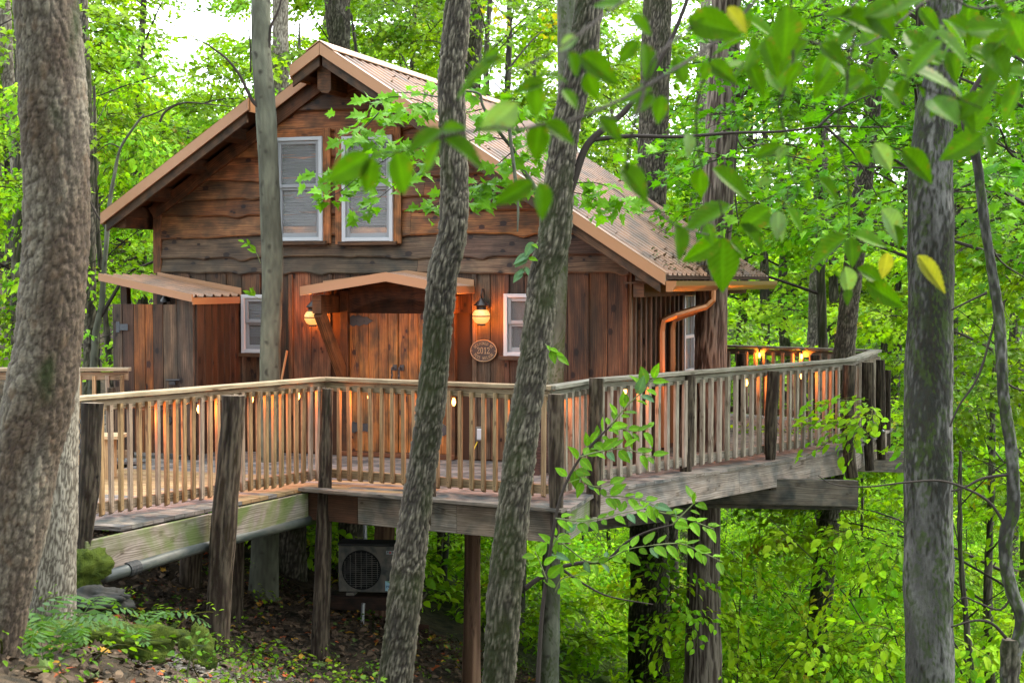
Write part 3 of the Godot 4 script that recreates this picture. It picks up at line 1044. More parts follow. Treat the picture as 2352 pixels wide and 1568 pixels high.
	roof_litter()

func gutters(o: Node3D) -> void:
	for e in [[FRONT + 0.0, 1.78], [2.36, 6.02]]:
		var b := mb()
		var prof := [Vector2(0.0, 0.0), Vector2(0.07, 0.0), Vector2(0.085, 0.03), Vector2(0.11, 0.06), Vector2(0.115, 0.115), Vector2(0.105, 0.115), Vector2(0.10, 0.065), Vector2(0.078, 0.036), Vector2(0.065, 0.008), Vector2(0.006, 0.008), Vector2(0.006, 0.115), Vector2(0.0, 0.115)]
		var pts := []
		for q in prof:
			pts.append(W(EAVE_R + 0.005 + q.x, 1.955 + q.y, e[0]))
		var n := pts.size()
		for i in n:
			var j := (i + 1) % n
			b.quad(pts[i], pts[j], pts[j] + V * (e[1] - e[0]), pts[i] + V * (e[1] - e[0]))
		for z in [e[0] - 0.004, e[1] + 0.001]:
			b.prism([W(EAVE_R + 0.005, 2.07, z), W(EAVE_R + 0.12, 2.07, z), W(EAVE_R + 0.115, 2.015, z), W(EAVE_R + 0.09, 1.985, z), W(EAVE_R + 0.075, 1.955, z), W(EAVE_R + 0.005, 1.955, z)], V * 0.003)
		obj("gutter", b.mesh(), M.gutter, o)
	for e in [[1.60, 1.10], [1.98, 1.66]]:
		var p: Array = [W(EAVE_R + 0.06, 1.96, e[0]), W(EAVE_R + 0.06, 1.84, e[0]), W(EAVE_R - 0.02, 1.76, e[0] - 0.05), W(S_RIGHT + 0.24, 1.66, e[1] + 0.08), W(S_RIGHT + 0.12, 1.60, e[1]), W(S_RIGHT + 0.10, 1.48, e[1]), W(S_RIGHT + 0.10, 0.10, e[1] + 0.02)]
		var line := []
		for q in p.size() - 1:
			line.append(p[q])
			line.append(p[q].lerp(p[q + 1], 0.5))
		line.append(p[p.size() - 1])
		var r := []
		for q in line:
			r.append(0.044)
		var b := mb()
		b.tube(line, r, 8)
		obj("downspout", b.mesh(), M.gutter, o)

func front_door(o: Node3D) -> void:
	var up := Vector3.UP
	rng.seed = 99
	var z := -0.05
	# frame
	for sd in [-0.565, 0.79]:
		bar(o, "door_post", W(sd, 0.01, z - 0.02), W(sd, 1.95, z - 0.02), U * 0.10, V * 0.09, M.timber, TIMBER * 0.55)
	var arch := []
	for i in 13:
		var t := lerpf(-1, 1, i / 12.0)
		arch.append(W(0.113 + t * 0.63, 1.69 + 0.18 * (1.0 - t * t), z - 0.03))
	arch.append(W(0.743, 2.10, z - 0.03))
	arch.append(W(-0.517, 2.10, z - 0.03))
	var h := mb(TIMBER * 0.4)
	h.poly(arch, true)
	var back := []
	for q in arch:
		back.append(q + V * 0.05)
	for i in arch.size():
		var j := (i + 1) % arch.size()
		h.quad(arch[j], arch[i], back[i], back[j])
	obj("arched_header", h.mesh(), M.timber, o)
	bar(o, "threshold", W(-0.62, 0.03, -0.10), W(0.85, 0.03, -0.10), up * 0.05, V * 0.12, M.timber, TIMBER * 0.7)
	for leaf in 2:
		var d := Node3D.new()
		d.name = "door"
		o.add_child(d, true)
		var s0 := -0.513 if leaf == 0 else 0.117
		var s1 := 0.109 if leaf == 0 else 0.739
		var n := 5
		for i in n:
			var w := (s1 - s0) / n
			var sd := s0 + (i + 0.5) * w
			bar(d, "door_plank", W(sd, 0.06, z - 0.002 * (i % 2)), W(sd, 1.90, z - 0.002 * (i % 2)), U * (w - 0.003), V * 0.04, M.door, vary(Color(0.47, 0.195, 0.040), 0.16, 0.06), 0.004)
		var hs := -0.50 if leaf == 0 else 0.725
		var dirs := 1.0 if leaf == 0 else -1.0
		for hh in [1.60, 0.34]:
			strap_hinge(d, hs, hh, z - 0.032, dirs, 0.30)
		var hx := 0.075 if leaf == 0 else 0.165
		var b := mb()
		for hh in [1.055, 0.775]:
			b.box(Transform3D(Basis(U, up, V), W(hx, hh, z - 0.028)), Vector3(0.05, 0.07, 0.012))
			b.tube([W(hx - 0.02, hh, z - 0.03), W(hx - 0.02, hh, z - 0.075)], [0.010, 0.010], 6)
		var tw := []
		var tr := []
		for i in 15:
			tw.append(W(hx - 0.02 + 0.003 * sin(i * 1.8), lerpf(1.06, 0.77, i / 14.0), z - 0.075 + 0.003 * cos(i * 1.8)))
			tr.append(0.010 + 0.003 * (i % 2))
		b.tube(tw, tr, 6)
		obj("handle", b.mesh(), M.iron, d)

func canopy(o: Node3D) -> void:
	# little gabled roof over the door
	var up := Vector3.UP
	var F0 := -0.65
	var pk := 0.216
	var L := -0.86
	var R := 1.055
	var hp := 2.15
	var hl := 1.985
	var hr := 2.0
	var k := (hp - hl) / (pk - L)
	for sg in 2:
		var e: float = L if sg == 0 else R
		var he: float = hl if sg == 0 else hr
		var t := F0
		while t < -0.05:
			var e2 := minf(t + 0.46, -0.045)
			var b := mb()
			var prof := []
			var x := t
			while x < e2 - 0.001:
				var n := minf(x + 0.10, e2)
				prof.append(Vector2(x, 0.0))
				if n - x > 0.09:
					for q in [Vector2(0.03, 0.0), Vector2(0.04, 0.016), Vector2(0.06, 0.016), Vector2(0.07, 0.0)]:
						prof.append(Vector2(x + q.x, q.y))
				x = n
			prof.append(Vector2(e2, 0))
			for i in 2:
				for q in prof:
					b.vert(W(pk if i == 0 else e, (hp if i == 0 else he) + q.y, q.x))
			var c := prof.size()
			for j in c - 1:
				if sg == 1:
					b.tri(j, j + 1, j + c)
					b.tri(j + 1, j + c + 1, j + c)
				else:
					b.tri(j, j + c, j + 1)
					b.tri(j + 1, j + c, j + c + 1)
			obj("canopy_panel", b.mesh(), M.roof, o)
			t = e2
		var f := mb()
		var a := W(pk, hp + 0.02, F0 - 0.02)
		var c2 := W(e, he + 0.02, F0 - 0.02)
		var dn := up * -0.105
		f.prism([c2, a, a + dn, c2 + dn] if sg == 0 else [a, c2, c2 + dn, a + dn], V * 0.025)
		obj("canopy_trim", f.mesh(), M.copper, o)
		var u := mb()
		u.prism([W(pk, hp - 0.01, F0 + 0.01), W(e, he - 0.01, F0 + 0.01), W(e, he - 0.035, F0 + 0.01), W(pk, hp - 0.035, F0 + 0.01)], V * 0.60)
		obj("canopy_deck", u.mesh(), M.core, o)
		bar(o, "canopy_trim", W(e, he - 0.03, F0 + 0.02), W(e, he - 0.03, -0.06), up * 0.09, U * 0.02, M.copper, Color.WHITE)
		var fl := mb()
		var fa := W(pk, hp + 0.045, -0.06)
		var fb := W(e, he + 0.085, -0.06)
		fl.prism([fb, fa, fa - up * 0.06, fb - up * 0.10] if sg == 0 else [fa, fb, fb - up * 0.10, fa - up * 0.06], V * 0.008)
		obj("flashing", fl.mesh(), M.copper, o)
		# outrigger and knee brace
		var bs: float = -0.68 if sg == 0 else 0.80
		bar(o, "outrigger", W(bs, 1.80, -0.60), W(bs, 1.80, -0.03), up * 0.21, U * 0.11, M.timber, TIMBER * 0.75, 0.008)
		bar(o, "knee_brace", W(bs, 1.72, -0.54), W(-0.58 if sg == 0 else 0.655, 0.93, -0.10), V.lerp(up, 0.6).normalized() * 0.15, U * 0.10, M.timber, TIMBER * 0.95, 0.012)

func roof_litter() -> void:
	rng.seed = 812
	var mesh := MB.new()
	leaf_shape(mesh, Transform3D.IDENTITY, "oval", 1.0)
	var lm := mesh.mesh()
	var xfs := []
	var cols := []
	for i in 420:
		var edge := rng.randf() < 0.7
		var s := EAVE_R - 0.03 - absf(rng.randfn(0, 0.16)) if edge else rnd(-0.2, 3.3)
		var t := rnd(-0.4, 5.9)
		if edge and t > 1.85 and t < 2.25:
			continue
		var n := Basis(V, -atan(PITCH)) * Basis(Vector3.UP, rnd(0, TAU)) * Basis(Vector3.RIGHT, rnd(-0.5, 0.3))
		xfs.append(Transform3D(n * Basis.from_scale(Vector3.ONE * rnd(0.03, 0.09)), W(s, roof_h(s) + rnd(0.03, 0.06), t)))
		var c := Color(0.09, 0.055, 0.03).lerp(Color(0.20, 0.14, 0.08), rng.randf())
		if rng.randf() < 0.2:
			c = Color(0.10, 0.14, 0.04)
		cols.append(c)
	var o := scatter("leaf_litter", lm, M.litter, xfs, cols, null)
	tag(o, "dead leaves and twigs gathered along the roof edge above the copper gutter", "leaf litter")

# ---------------------------------------------------------------- the deck
var EDGE := [Vector2(-3.52, -12.54), Vector2(-2.10, -15.44), Vector2(0.50, -13.96), Vector2(0.88, -15.33), Vector2(4.27, -19.23), Vector2(5.36, -21.75), Vector2(5.3, -22.7), Vector2(3.4, -24.3), Vector2(-0.5, -26.2), Vector2(-7.5, -23.6), Vector2(-8.5, -17.9), Vector2(-4.1, -17.75), Vector2(-5.6, -13.3)]
var RAIL := [Vector2(-4.10, -12.60), Vector2(-1.92, -15.84), Vector2(0.36, -14.55), Vector2(0.90, -15.70), Vector2(4.31, -19.70), Vector2(5.22, -22.20), Vector2(3.30, -23.80), Vector2(1.70, -24.55)]

func st(p: Vector2) -> Vector2:                            # plan point in the house's own directions
	var q := Vector3(p.x, 0, p.y) - O
	return Vector2(q.dot(U), q.dot(V))

func v3(p: Vector2, h := 0.0) -> Vector3:
	return Vector3(p.x, h, p.y)

func cut_at(a: Vector2, b: Vector2, t: float) -> float:
	return lerpf(a.x, b.x, (t - a.y) / (b.y - a.y))

func deck() -> void:
	var o := thing("deck", "raised grey-brown timber deck wrapped round the treehouse with algae-stained rim beams", "deck", Vector3(0.0, 0, -17))
	rng.seed = 17
	var pg := []
	for p in EDGE:
		pg.append(st(p))
	var w := 0.142
	var t := -5.6
	while t < 8.0:
		var tc := t + w * 0.5
		var hits := []
		for i in pg.size():
			var a: Vector2 = pg[i]
			var b: Vector2 = pg[(i + 1) % pg.size()]
			if (a.y - tc) * (b.y - tc) < 0.0:
				hits.append([cut_at(a, b, tc), a, b])
		hits.sort_custom(func(p, q): return p[0] < q[0])
		for k in range(0, hits.size() - 1, 2):
			var spans := [[hits[k], hits[k + 1]]]
			if tc > -0.04 and tc < HOUSE_DEEP + 0.04 and hits[k][0] < S_LEFT and hits[k + 1][0] > S_RIGHT:
				var wl := [S_LEFT - 0.01, Vector2(S_LEFT - 0.01, -9), Vector2(S_LEFT - 0.01, 9)]
				var wr := [S_RIGHT + 0.01, Vector2(S_RIGHT + 0.01, -9), Vector2(S_RIGHT + 0.01, 9)]
				spans = [[hits[k], wl], [wr, hits[k + 1]]]
			for sp in spans:
				deck_run(o, sp[0], sp[1], t + 0.003, t + w - 0.003)
		t += w
	# border board along the middle front
	bar(o, "deck_board", v3(EDGE[1].lerp(EDGE[2], 0.01), 0.004) + Vector3(-0.02, 0, 0.04), v3(EDGE[2], 0.004) + Vector3(-0.03, 0, 0.03), Vector3(-0.492, 0, 0.87) * 0.12, Vector3.UP * 0.036, M.old_wood, OLD * 0.9)
	# rim beams
	var bh := 0.275
	for i in 7:
		var a: Vector2 = EDGE[i]
		var b: Vector2 = EDGE[i + 1]
		var d := (b - a).normalized()
		var n := Vector2(-d.y, d.x)                         # points inwards or outwards
		if n.dot(Vector2(-0.5, -18.5) - (a + b) * 0.5) < 0.0:
			n = -n
		var inset := n * 0.055
		var parts := [0.0, 0.5, 1.0] if (b - a).length() > 2.5 else [0.0, 1.0]
		if i == 1:
			parts = [0.0, 0.22, 0.60, 1.0]
		for k in parts.size() - 1:
			var p := v3(a.lerp(b, parts[k]) + inset, -0.036 - bh * 0.5 - 0.003)
			var q := v3(a.lerp(b, parts[k + 1]) + inset, -0.036 - bh * 0.5 - 0.003)
			var tone := OLD * 1.15
			var mm: Material = M.rim if i == 0 or i == 2 else M.old_wood
			if i == 1 and k == 0:
				tone = DARK_BROWN * 0.8
			if i >= 3:
				tone = Color(0.36, 0.335, 0.295)
			bar(o, "rim_beam", p + (q - p).normalized() * 0.002, q - (q - p).normalized() * 0.002, Vector3.UP * bh, v3(n) * 0.042, mm, vary(tone, 0.08))
	# joists and girders beneath
	for k in 9:
		var s := -3.2 + k * 0.72
		bar(o, "joist", W(s, -0.17, -1.9), W(s, -0.17, 0.1), Vector3.UP * 0.22, U * 0.04, M.old_wood, OLD * 0.8)
	bar(o, "girder", at(1655, 1118, 18.6) + Vector3(-0.6, 0.0, 0.2), at(1968, 1133, 17.75), Vector3.UP * 0.30, Vector3(0.2, 0, 1).normalized() * 0.10, M.old_wood, OLD * 0.75)
	bar(o, "girder", at(1655, 1150, 18.72) + Vector3(-0.6, -0.02, 0.2), at(1966, 1166, 17.9), Vector3.UP * 0.05, Vector3(0.2, 0, 1).normalized() * 0.09, M.old_wood, OLD * 0.6)
	bar(o, "girder", at(1950, 1058, 20.8), at(2180, 1063, 21.6), Vector3.UP * 0.28, Vector3(0, 0, 1) * 0.1, M.old_wood, OLD * 0.85)
	bar(o, "girder", at(1330, 1185, 16.6), at(1640, 1150, 19.6), Vector3.UP * 0.34, Vector3(0.7, 0, 0.7) * 0.12, M.old_wood, OLD * 0.5)
	bar(o, "girder", W(-3.2, -0.46, -0.4), W(3.0, -0.46, -0.4), Vector3.UP * 0.30, V * 0.12, M.old_wood, OLD * 0.6)
	bar(o, "girder", W(-3.2, -0.46, 4.4), W(3.3, -0.46, 4.4), Vector3.UP * 0.30, V * 0.12, M.old_wood, OLD * 0.6)

func deck_run(o: Node3D, ha: Array, hb: Array, t0: float, t1: float) -> void:
	var s: float = ha[0]
	var e: float = hb[0]
	if e - s < 0.08:
		return
	var cuts := [s]
	var x := s + rnd(1.2, 4.0)
	while x < e - 0.5:
		cuts.append(x)
		x += rnd(2.4, 4.2)
	cuts.append(e)
	for i in cuts.size() - 1:
		var a0: float = cuts[i] + 0.0015
		var a1 := a0
		var b0: float = cuts[i + 1] - 0.0015
		var b1 := b0
		if i == 0:
			a0 = clampf(cut_at(ha[1], ha[2], t0), s - 0.35, s + 0.35)
			a1 = clampf(cut_at(ha[1], ha[2], t1), s - 0.35, s + 0.35)
		if i == cuts.size() - 2:
			b0 = clampf(cut_at(hb[1], hb[2], t0), e - 0.35, e + 0.35)
			b1 = clampf(cut_at(hb[1], hb[2], t1), e - 0.35, e + 0.35)
		var fresh: bool = t0 > -3.95 and t0 < -2.05 and cuts[i] < -1.2
		if fresh and i == 0 and b0 > -1.0 and cuts.size() == 2:
			pass
		var c := vary(Color(0.255, 0.240, 0.228), 0.14, 0.04)
		if fresh:
			c = vary(Color(0.38, 0.265, 0.135), 0.10)
		var k := mb(c)
		var ou := Vector2(rnd(0, 1), rnd(0, 1))
		var yb := rnd(-0.002, 0.001)
		var p := [W(a0, yb, t0), W(b0, yb, t0), W(b1, yb, t1), W(a1, yb, t1)]
		var dn := Vector3(0, -0.034, 0)
		var tx := [Vector2(a0 / 2.4, 0) + ou, Vector2(b0 / 2.4, 0) + ou, Vector2(b1 / 2.4, 0.24) + ou, Vector2(a1 / 2.4, 0.24) + ou]
		k.quad(p[3], p[2], p[1], p[0], tx[3], tx[2], tx[1], tx[0])
		for j in 4:
			var q := (j + 1) % 4
			var L: float = (p[q] - p[j]).length() / 2.4
			k.quad(p[j], p[q], p[q] + dn, p[j] + dn, ou, ou + Vector2(L, 0), ou + Vector2(L, 0.06), ou + Vector2(0, 0.06))
		k.quad(p[0] + dn, p[1] + dn, p[2] + dn, p[3] + dn)
		obj("deck_board", k.mesh(), M.new_wood if fresh else M.old_wood, o)

var baluster_meshes := {}
func baluster_mesh(kind: String, n: int) -> ArrayMesh:
	var key := kind + str(n)
	if not baluster_meshes.has(key):
		var c: Color = {"pine": Color(0.40, 0.255, 0.125), "tan": Color(0.31, 0.215, 0.11), "grey": Color(0.335, 0.298, 0.238)}[kind]
		if kind == "pine" and n % 3 == 1:
			c = Color(0.33, 0.245, 0.185)
		var b := mb(vary(c, 0.14, 0.05))
		var e := 0.019 if kind != "grey" else 0.0225
		# sawn square bar with its foot cut on the slant
		b.bar(Vector3(0, 0.065, 0), Vector3(0, 1.0, 0), Vector3(2 * e, 0, 0), Vector3(0, 0, 2 * e), 0.0025, Vector2(rnd(0, 1), rnd(0, 1)))
		b.prism([Vector3(-e, 0.066, -e), Vector3(-e, 0.066, e), Vector3(-e, 0.045, -e)], Vector3(2 * e, 0, 0))
		for y in [0.11, 0.95]:
			b.col = Color(0.05, 0.045, 0.04)
			b.box(Transform3D(Basis(), Vector3(0.0, y, e + 0.0005)), Vector3(0.007, 0.007, 0.002), 0.001)
		baluster_meshes[key] = b.mesh()
	return baluster_meshes[key]

func railing(i: int, kind: String, gap: float, label: String, t0 := 0.0, t1 := 1.0, pa := Vector2.ZERO, pb := Vector2.ZERO) -> void:
	var a: Vector2 = RAIL[i].lerp(RAIL[i + 1], t0) if i >= 0 else pa
	var b: Vector2 = RAIL[i].lerp(RAIL[i + 1], t1) if i >= 0 else pb
	var d := (b - a).normalized()
	var n := Vector2(d.y, -d.x)
	if n.dot((a + b) * 0.5 - Vector2(-0.4, -19.0)) < 0.0:
		n = -n                                                # n points outwards
	if i == 5 or i == 6:
		n = -n
	var L := (b - a).length()
	var o := thing("railing", label, "railing", v3((a + b) * 0.5), "deck railings")
	var c: Color = {"pine": Color(0.42, 0.32, 0.21), "tan": Color(0.32, 0.25, 0.15), "grey": Color(0.28, 0.262, 0.212)}[kind]
	var wm: Material = M.new_wood if kind != "grey" else M.old_rail
	var W3 := v3(n)
	var D := v3(d)
	bar(o, "top_rail", v3(a, 1.07) - D * 0.02, v3(b, 1.07) + D * 0.02, W3 * 0.14, Vector3.UP * 0.038, wm, vary(c, 0.06), 0.004)
	bar(o, "upper_rail", v3(a, 0.995), v3(b, 0.995), Vector3.UP * 0.09, W3 * 0.036, wm, vary(c * 0.85, 0.06), 0.004)
	bar(o, "lower_rail", v3(a, 0.11), v3(b, 0.11), Vector3.UP * 0.09, W3 * 0.036, wm, vary(c * 0.9, 0.06), 0.004)
	var count := int(L / gap)
	var face := Basis(Vector3.UP.cross(W3), Vector3.UP, W3)
	for k in count:
		var p := a.lerp(b, (k + 0.6) / count)
		var m := baluster_mesh(kind, rng.randi() % 6)
		var turn := face * Basis(Vector3.BACK, rnd(-0.008, 0.008)) * Basis(Vector3.UP, rnd(-0.03, 0.03))
		put("baluster", m, wm, Transform3D(turn, v3(p + n * 0.040, rnd(-0.012, 0.008))), o)

func log_post(rows: Array, d0: float, label: String, kind := "log", d1 := -1.0, group := "rough log posts of the deck") -> Node3D:
	var q := outline(rows, d0, d1)
	var P: Array = q[0]
	var o := thing("log_post", label, "log post", P[0], group)
	obj("log", stem(P, q[1], kind, rnd(0, 900), 0.012, 0.014), M.bark, o)
	return o

func bolt(o: Node3D, p: Vector3) -> void:
	var b := mb()
	b.lathe(Transform3D(Basis(Vector3.RIGHT, PI / 2), p), [Vector2(0.0, 0.022), Vector2(0.012, 0.018), Vector2(0.018, 0.010), Vector2(0.020, 0.0)], 10)
	obj("bolt", b.mesh(true), M.steel, o)

func posts() -> void:
	rng.seed = 303
	log_post([[925, 184, 238], [1000, 184, 233], [1080, 178, 232], [1130, 176, 229], [1200, 175, 216], [1280, 172, 208], [1340, 170, 204]], 12.65, "crooked log post at the near left end of the deck, beside the mossy boulder")
	log_post([[908, 508, 563], [940, 508, 562], [1050, 498, 553], [1150, 489, 545], [1250, 481, 538], [1350, 476, 531], [1485, 470, 527], [1540, 468, 525]], 13.95, "leaning flat-topped log post rising from the slope outside the left railing")
	log_post([[892, 738, 764], [1000, 734, 763], [1100, 730, 762], [1200, 726, 762], [1300, 722, 760], [1400, 718, 757], [1505, 714, 755], [1560, 712, 754]], 15.45, "tall dark log post in the inner corner where the left and middle railings meet")
	log_post([[905, 1260, 1296], [980, 1259, 1294], [1080, 1260, 1294], [1200, 1262, 1295], [1235, 1263, 1296]], 14.05, "split log post at the front corner of the deck behind the leafy sapling")
	log_post([[868, 1354, 1386], [950, 1352, 1384], [1080, 1350, 1381], [1185, 1348, 1379]], 15.15, "dark log post half hidden by the green leaves of the leafy sapling")
	for e in [[[[862, 1568, 1598], [920, 1566, 1597], [1000, 1563, 1590], [1060, 1561, 1589], [1130, 1562, 1590]], 16.9, "short log post bolted to the pale rim beam, nearest the downspouts", 1100], [[[852, 1763, 1790], [900, 1762, 1790], [950, 1758, 1786], [1000, 1757, 1785], [1060, 1759, 1782], [1124, 1766, 1784]], 18.0, "knobbly log post in the middle of the right railing, bolt in the pale rim beam", 1061], [[[838, 1936, 1966], [920, 1935, 1964], [1000, 1935, 1962], [1060, 1938, 1966], [1097, 1944, 1971]], 19.0, "log post at the right corner of the deck where the railing turns away", 1025], [[[832, 1981, 2007], [920, 1979, 2009], [1000, 1983, 2006], [1080, 1988, 2010]], 19.9, "log post second along the far right end of the deck", 1003], [[[826, 2012, 2034], [900, 2012, 2036], [1000, 2013, 2033], [1056, 2016, 2036]], 20.7, "log post third along the far right end of the deck", 990]]:
		var o := log_post(e[0], e[1], e[2])
		var last: Array = e[0][e[0].size() - 1]
		bolt(o, at(last[2] - 7.0, e[3], e[1] - (last[2] - last[1]) * 0.5 / FOC * e[1] - 0.012))
	log_post([[850, 2034, 2048], [950, 2034, 2047], [1030, 2030, 2047]], 21.6, "thinnest log post at the far right corner of the deck")
	log_post([[872, 968, 990], [1000, 975, 998], [1205, 980, 1003]], 14.85, "log post of the middle railing mostly hidden behind the moss-flecked leaning trunk")
	log_post([[812, 1692, 1716], [990, 1690, 1714]], 23.0, "log post of the far railing lit orange by a string light")
	log_post([[815, 1862, 1884], [1000, 1860, 1882]], 22.4, "dark log post of the far railing left of the deck tree")
	log_post([[890, 246, 262], [1035, 244, 262]], 17.3, "short dark log post beside the hinge edge of the shower door")
	# posts that carry the platform
	log_post([[1195, 1066, 1104], [1300, 1064, 1105], [1480, 1063, 1104], [1640, 1060, 1104]], 16.6, "reddish peeled log standing on its own under the middle of the deck", "peeled", -1.0, "peeled logs under the deck")
	log_post([[1190, 862, 908], [1240, 860, 906], [1350, 858, 903], [1640, 852, 898]], 19.6, "reddish peeled log behind the air conditioner", "peeled", -1.0, "peeled logs under the deck")
	log_post([[1240, 528, 560], [1330, 526, 560], [1460, 522, 556]], 16.0, "dark post in shadow behind the leaning flat-topped log post")
	log_post([[1255, 414, 466], [1310, 412, 462], [1380, 410, 460]], 17.2, "stubby dark post in the deep shade under the left walkway")

# ---------------------------------------------------------------- the string lights and lanterns
func rail_hit(i: int, px: float, py: float, inward: float) -> Vector3:
	var a: Vector2 = RAIL[i]
	var b: Vector2 = RAIL[i + 1]
	var d := (b - a).normalized()
	var n := Vector2(d.y, -d.x)
	if n.dot((a + b) * 0.5 - Vector2(-0.4, -19.0)) > 0.0:
		n = -n
	var p0 := v3(a + n * inward)
	var r := at(px, py, 1.0) - EYE
	var k := (p0 - EYE).dot(v3(n)) / r.dot(v3(n))
	return EYE + r * k

func omni(par: Node3D, p: Vector3, energy: float, size: float) -> void:
	var l := OmniLight3D.new()
	l.name = "lamp_light"
	l.light_color = Color(1.0, 0.52, 0.16)
	l.light_energy = energy
	l.light_size = size
	l.omni_range = 12.0
	l.omni_attenuation = 2.0
	l.shadow_enabled = true
	l.position = p - base_of(par)
	par.add_child(l, true)

func string_lights(i: int, pts: Array, label: String, inward := 0.10) -> void:
	var at0 := rail_hit(i, pts[0][0], pts[0][1], inward)
	var o := thing("string_light", label, "string light", Vector3(at0.x, 0.9, at0.z), "festoon lights along the railings")
	var line := []
	var prev := Vector3.ZERO
	for k in pts.size():
		var p := rail_hit(i, pts[k][0], pts[k][1], inward)
		var top := p + Vector3(0, 0.085, 0)
		if k > 0:
			for j in range(1, 6):
				var f := j / 6.0
				line.append(prev.lerp(top, f) + Vector3(0, -0.10 * 4.0 * f * (1 - f) * 0.6 + 0.02, 0))
		line.append(top)
		prev = top
		var s := mb()
		s.lathe(Transform3D(Basis(), p), [Vector2(0.0, 0.088), Vector2(0.012, 0.086), Vector2(0.016, 0.06), Vector2(0.017, 0.036), Vector2(0.0, 0.034)], 10)
		obj("socket", s.mesh(true), M.rubber, o)
		var b := mb()
		b.lathe(Transform3D(Basis(), p), [Vector2(0.010, 0.036), Vector2(0.012, 0.026), Vector2(0.018, 0.004), Vector2(0.020, -0.012), Vector2(0.015, -0.030), Vector2(0.007, -0.042), Vector2(0.0, -0.045)], 12)
		obj("bulb", b.mesh(true), M.bulb, o)
		omni(o, p + Vector3(0, -0.005, 0), 0.085, 0.015)
	if line.size() > 1:
		var r := []
		for q in line:
			r.append(0.004)
		var c := mb()
		c.tube(line, r, 4)
		obj("cable", c.mesh(), M.rubber, o)

func lantern(s: float, h: float, label: String) -> void:
	var o := thing("wall_lantern", label, "wall lantern", W(s, h, -0.06), "onion lanterns beside the door")
	var c := W(s, h, -0.18)
	var f := Transform3D(Basis.from_scale(Vector3.ONE * 1.12), c)
	var g := mb()
	g.lathe(f, [Vector2(0.045, 0.07), Vector2(0.072, 0.05), Vector2(0.090, 0.015), Vector2(0.088, -0.025), Vector2(0.068, -0.062), Vector2(0.038, -0.082), Vector2(0.0, -0.083)], 24)
	obj("lamp_globe", g.mesh(true), M.globe, o)
	var fl := mb()
	fl.lathe(f, [Vector2(0.0, 0.03), Vector2(0.02, 0.02), Vector2(0.03, -0.01), Vector2(0.02, -0.04), Vector2(0.0, -0.05)], 12)
	obj("lamp_bulb", fl.mesh(true), M.filament, o)
	var m := mb()
	m.lathe(f, [Vector2(0.0, 0.185), Vector2(0.012, 0.18), Vector2(0.022, 0.165), Vector2(0.072, 0.112), Vector2(0.074, 0.105), Vector2(0.050, 0.10), Vector2(0.050, 0.07), Vector2(0.058, 0.062), Vector2(0.045, 0.06)], 20)
	obj("cap", m.mesh(true), M.bronze, o)
	var bs := mb()
	bs.lathe(f, [Vector2(0.0, -0.075), Vector2(0.040, -0.078), Vector2(0.044, -0.098), Vector2(0.0, -0.10)], 16)
	obj("lamp_base", bs.mesh(true), M.bronze, o)
	var cage := mb()
	for k in 4:
		var a := TAU * (k + 0.5) / 4
		var p := []
		var r := []
		for q in [Vector2(0.050, 0.075), Vector2(0.076, 0.05), Vector2(0.095, 0.015), Vector2(0.093, -0.025), Vector2(0.072, -0.064), Vector2(0.042, -0.085)]:
			p.append(c + Vector3(cos(a) * q.x, q.y, sin(a) * q.x))
			r.append(0.0055)
		cage.tube(p, r, 5)
	var ring := []
	var rr := []
	for k in 25:
		ring.append(c + Vector3(cos(TAU * k / 24.0) * 0.100, -0.004, sin(TAU * k / 24.0) * 0.100))
		rr.append(0.007)
	cage.tube(ring, rr, 5, false)
	obj("cage", cage.mesh(true), M.bronze, o)
	var arm := []
	var ar := []
	for k in 13:
		var a := lerpf(-0.2, PI * 1.15, k / 12.0)
		arm.append(W(s, h + 0.235 + 0.060 * sin(a) * 1.1, -0.125 - 0.052 * cos(a + PI)))
		ar.append(0.008)
	arm.append(W(s, h + 0.15, -0.05))
	ar.append(0.008)
	var am := mb()
	am.tube(arm, ar, 6)
	am.lathe(Transform3D(Basis(Vector3.RIGHT, PI / 2 * -1.0).rotated(Vector3.UP, -TURN), W(s, h + 0.11, -0.05)), [Vector2(0.0, -0.03), Vector2(0.03, -0.028), Vector2(0.055, -0.01), Vector2(0.055, 0.0)], 18)
	obj("bracket", am.mesh(true), M.bronze, o)
	omni(o, c + Vector3(0, -0.01, 0), 0.20, 0.06)

func lights() -> void:
	string_lights(0, [[319, 962], [456, 938], [577, 915], [684, 908]], "warm festoon bulbs hung inside the left railing")
	string_lights(1, [[848, 910], [1042, 922], [1251, 912]], "warm festoon bulbs hung inside the middle railing in front of the door")
	string_lights(3, [[1436, 896], [1715, 878], [1842, 862]], "warm festoon bulbs hung inside the right railing near the downspouts")
	string_lights(5, [[1745, 815], [1842, 818]], "warm festoon bulbs hung on the far railing across the deck", 0.08)
	lantern(-0.937, 1.642, "onion lantern lit left of the double door, half behind the knee brace")
	lantern(1.19, 1.673, "onion lantern lit right of the double door above the oval plaque")

# ---------------------------------------------------------------- smaller things
func letters(o: Node3D, text: String, font: Font, size: float, xf: Transform3D, m: Material, deep: float, called := "letter") -> void:
	var t := TextMesh.new()
	t.text = text
	t.font = font
	t.font_size = 48
	t.pixel_size = size / 48.0
	t.depth = deep
	t.curve_step = 1.5
	put(called, t, m, xf, o)

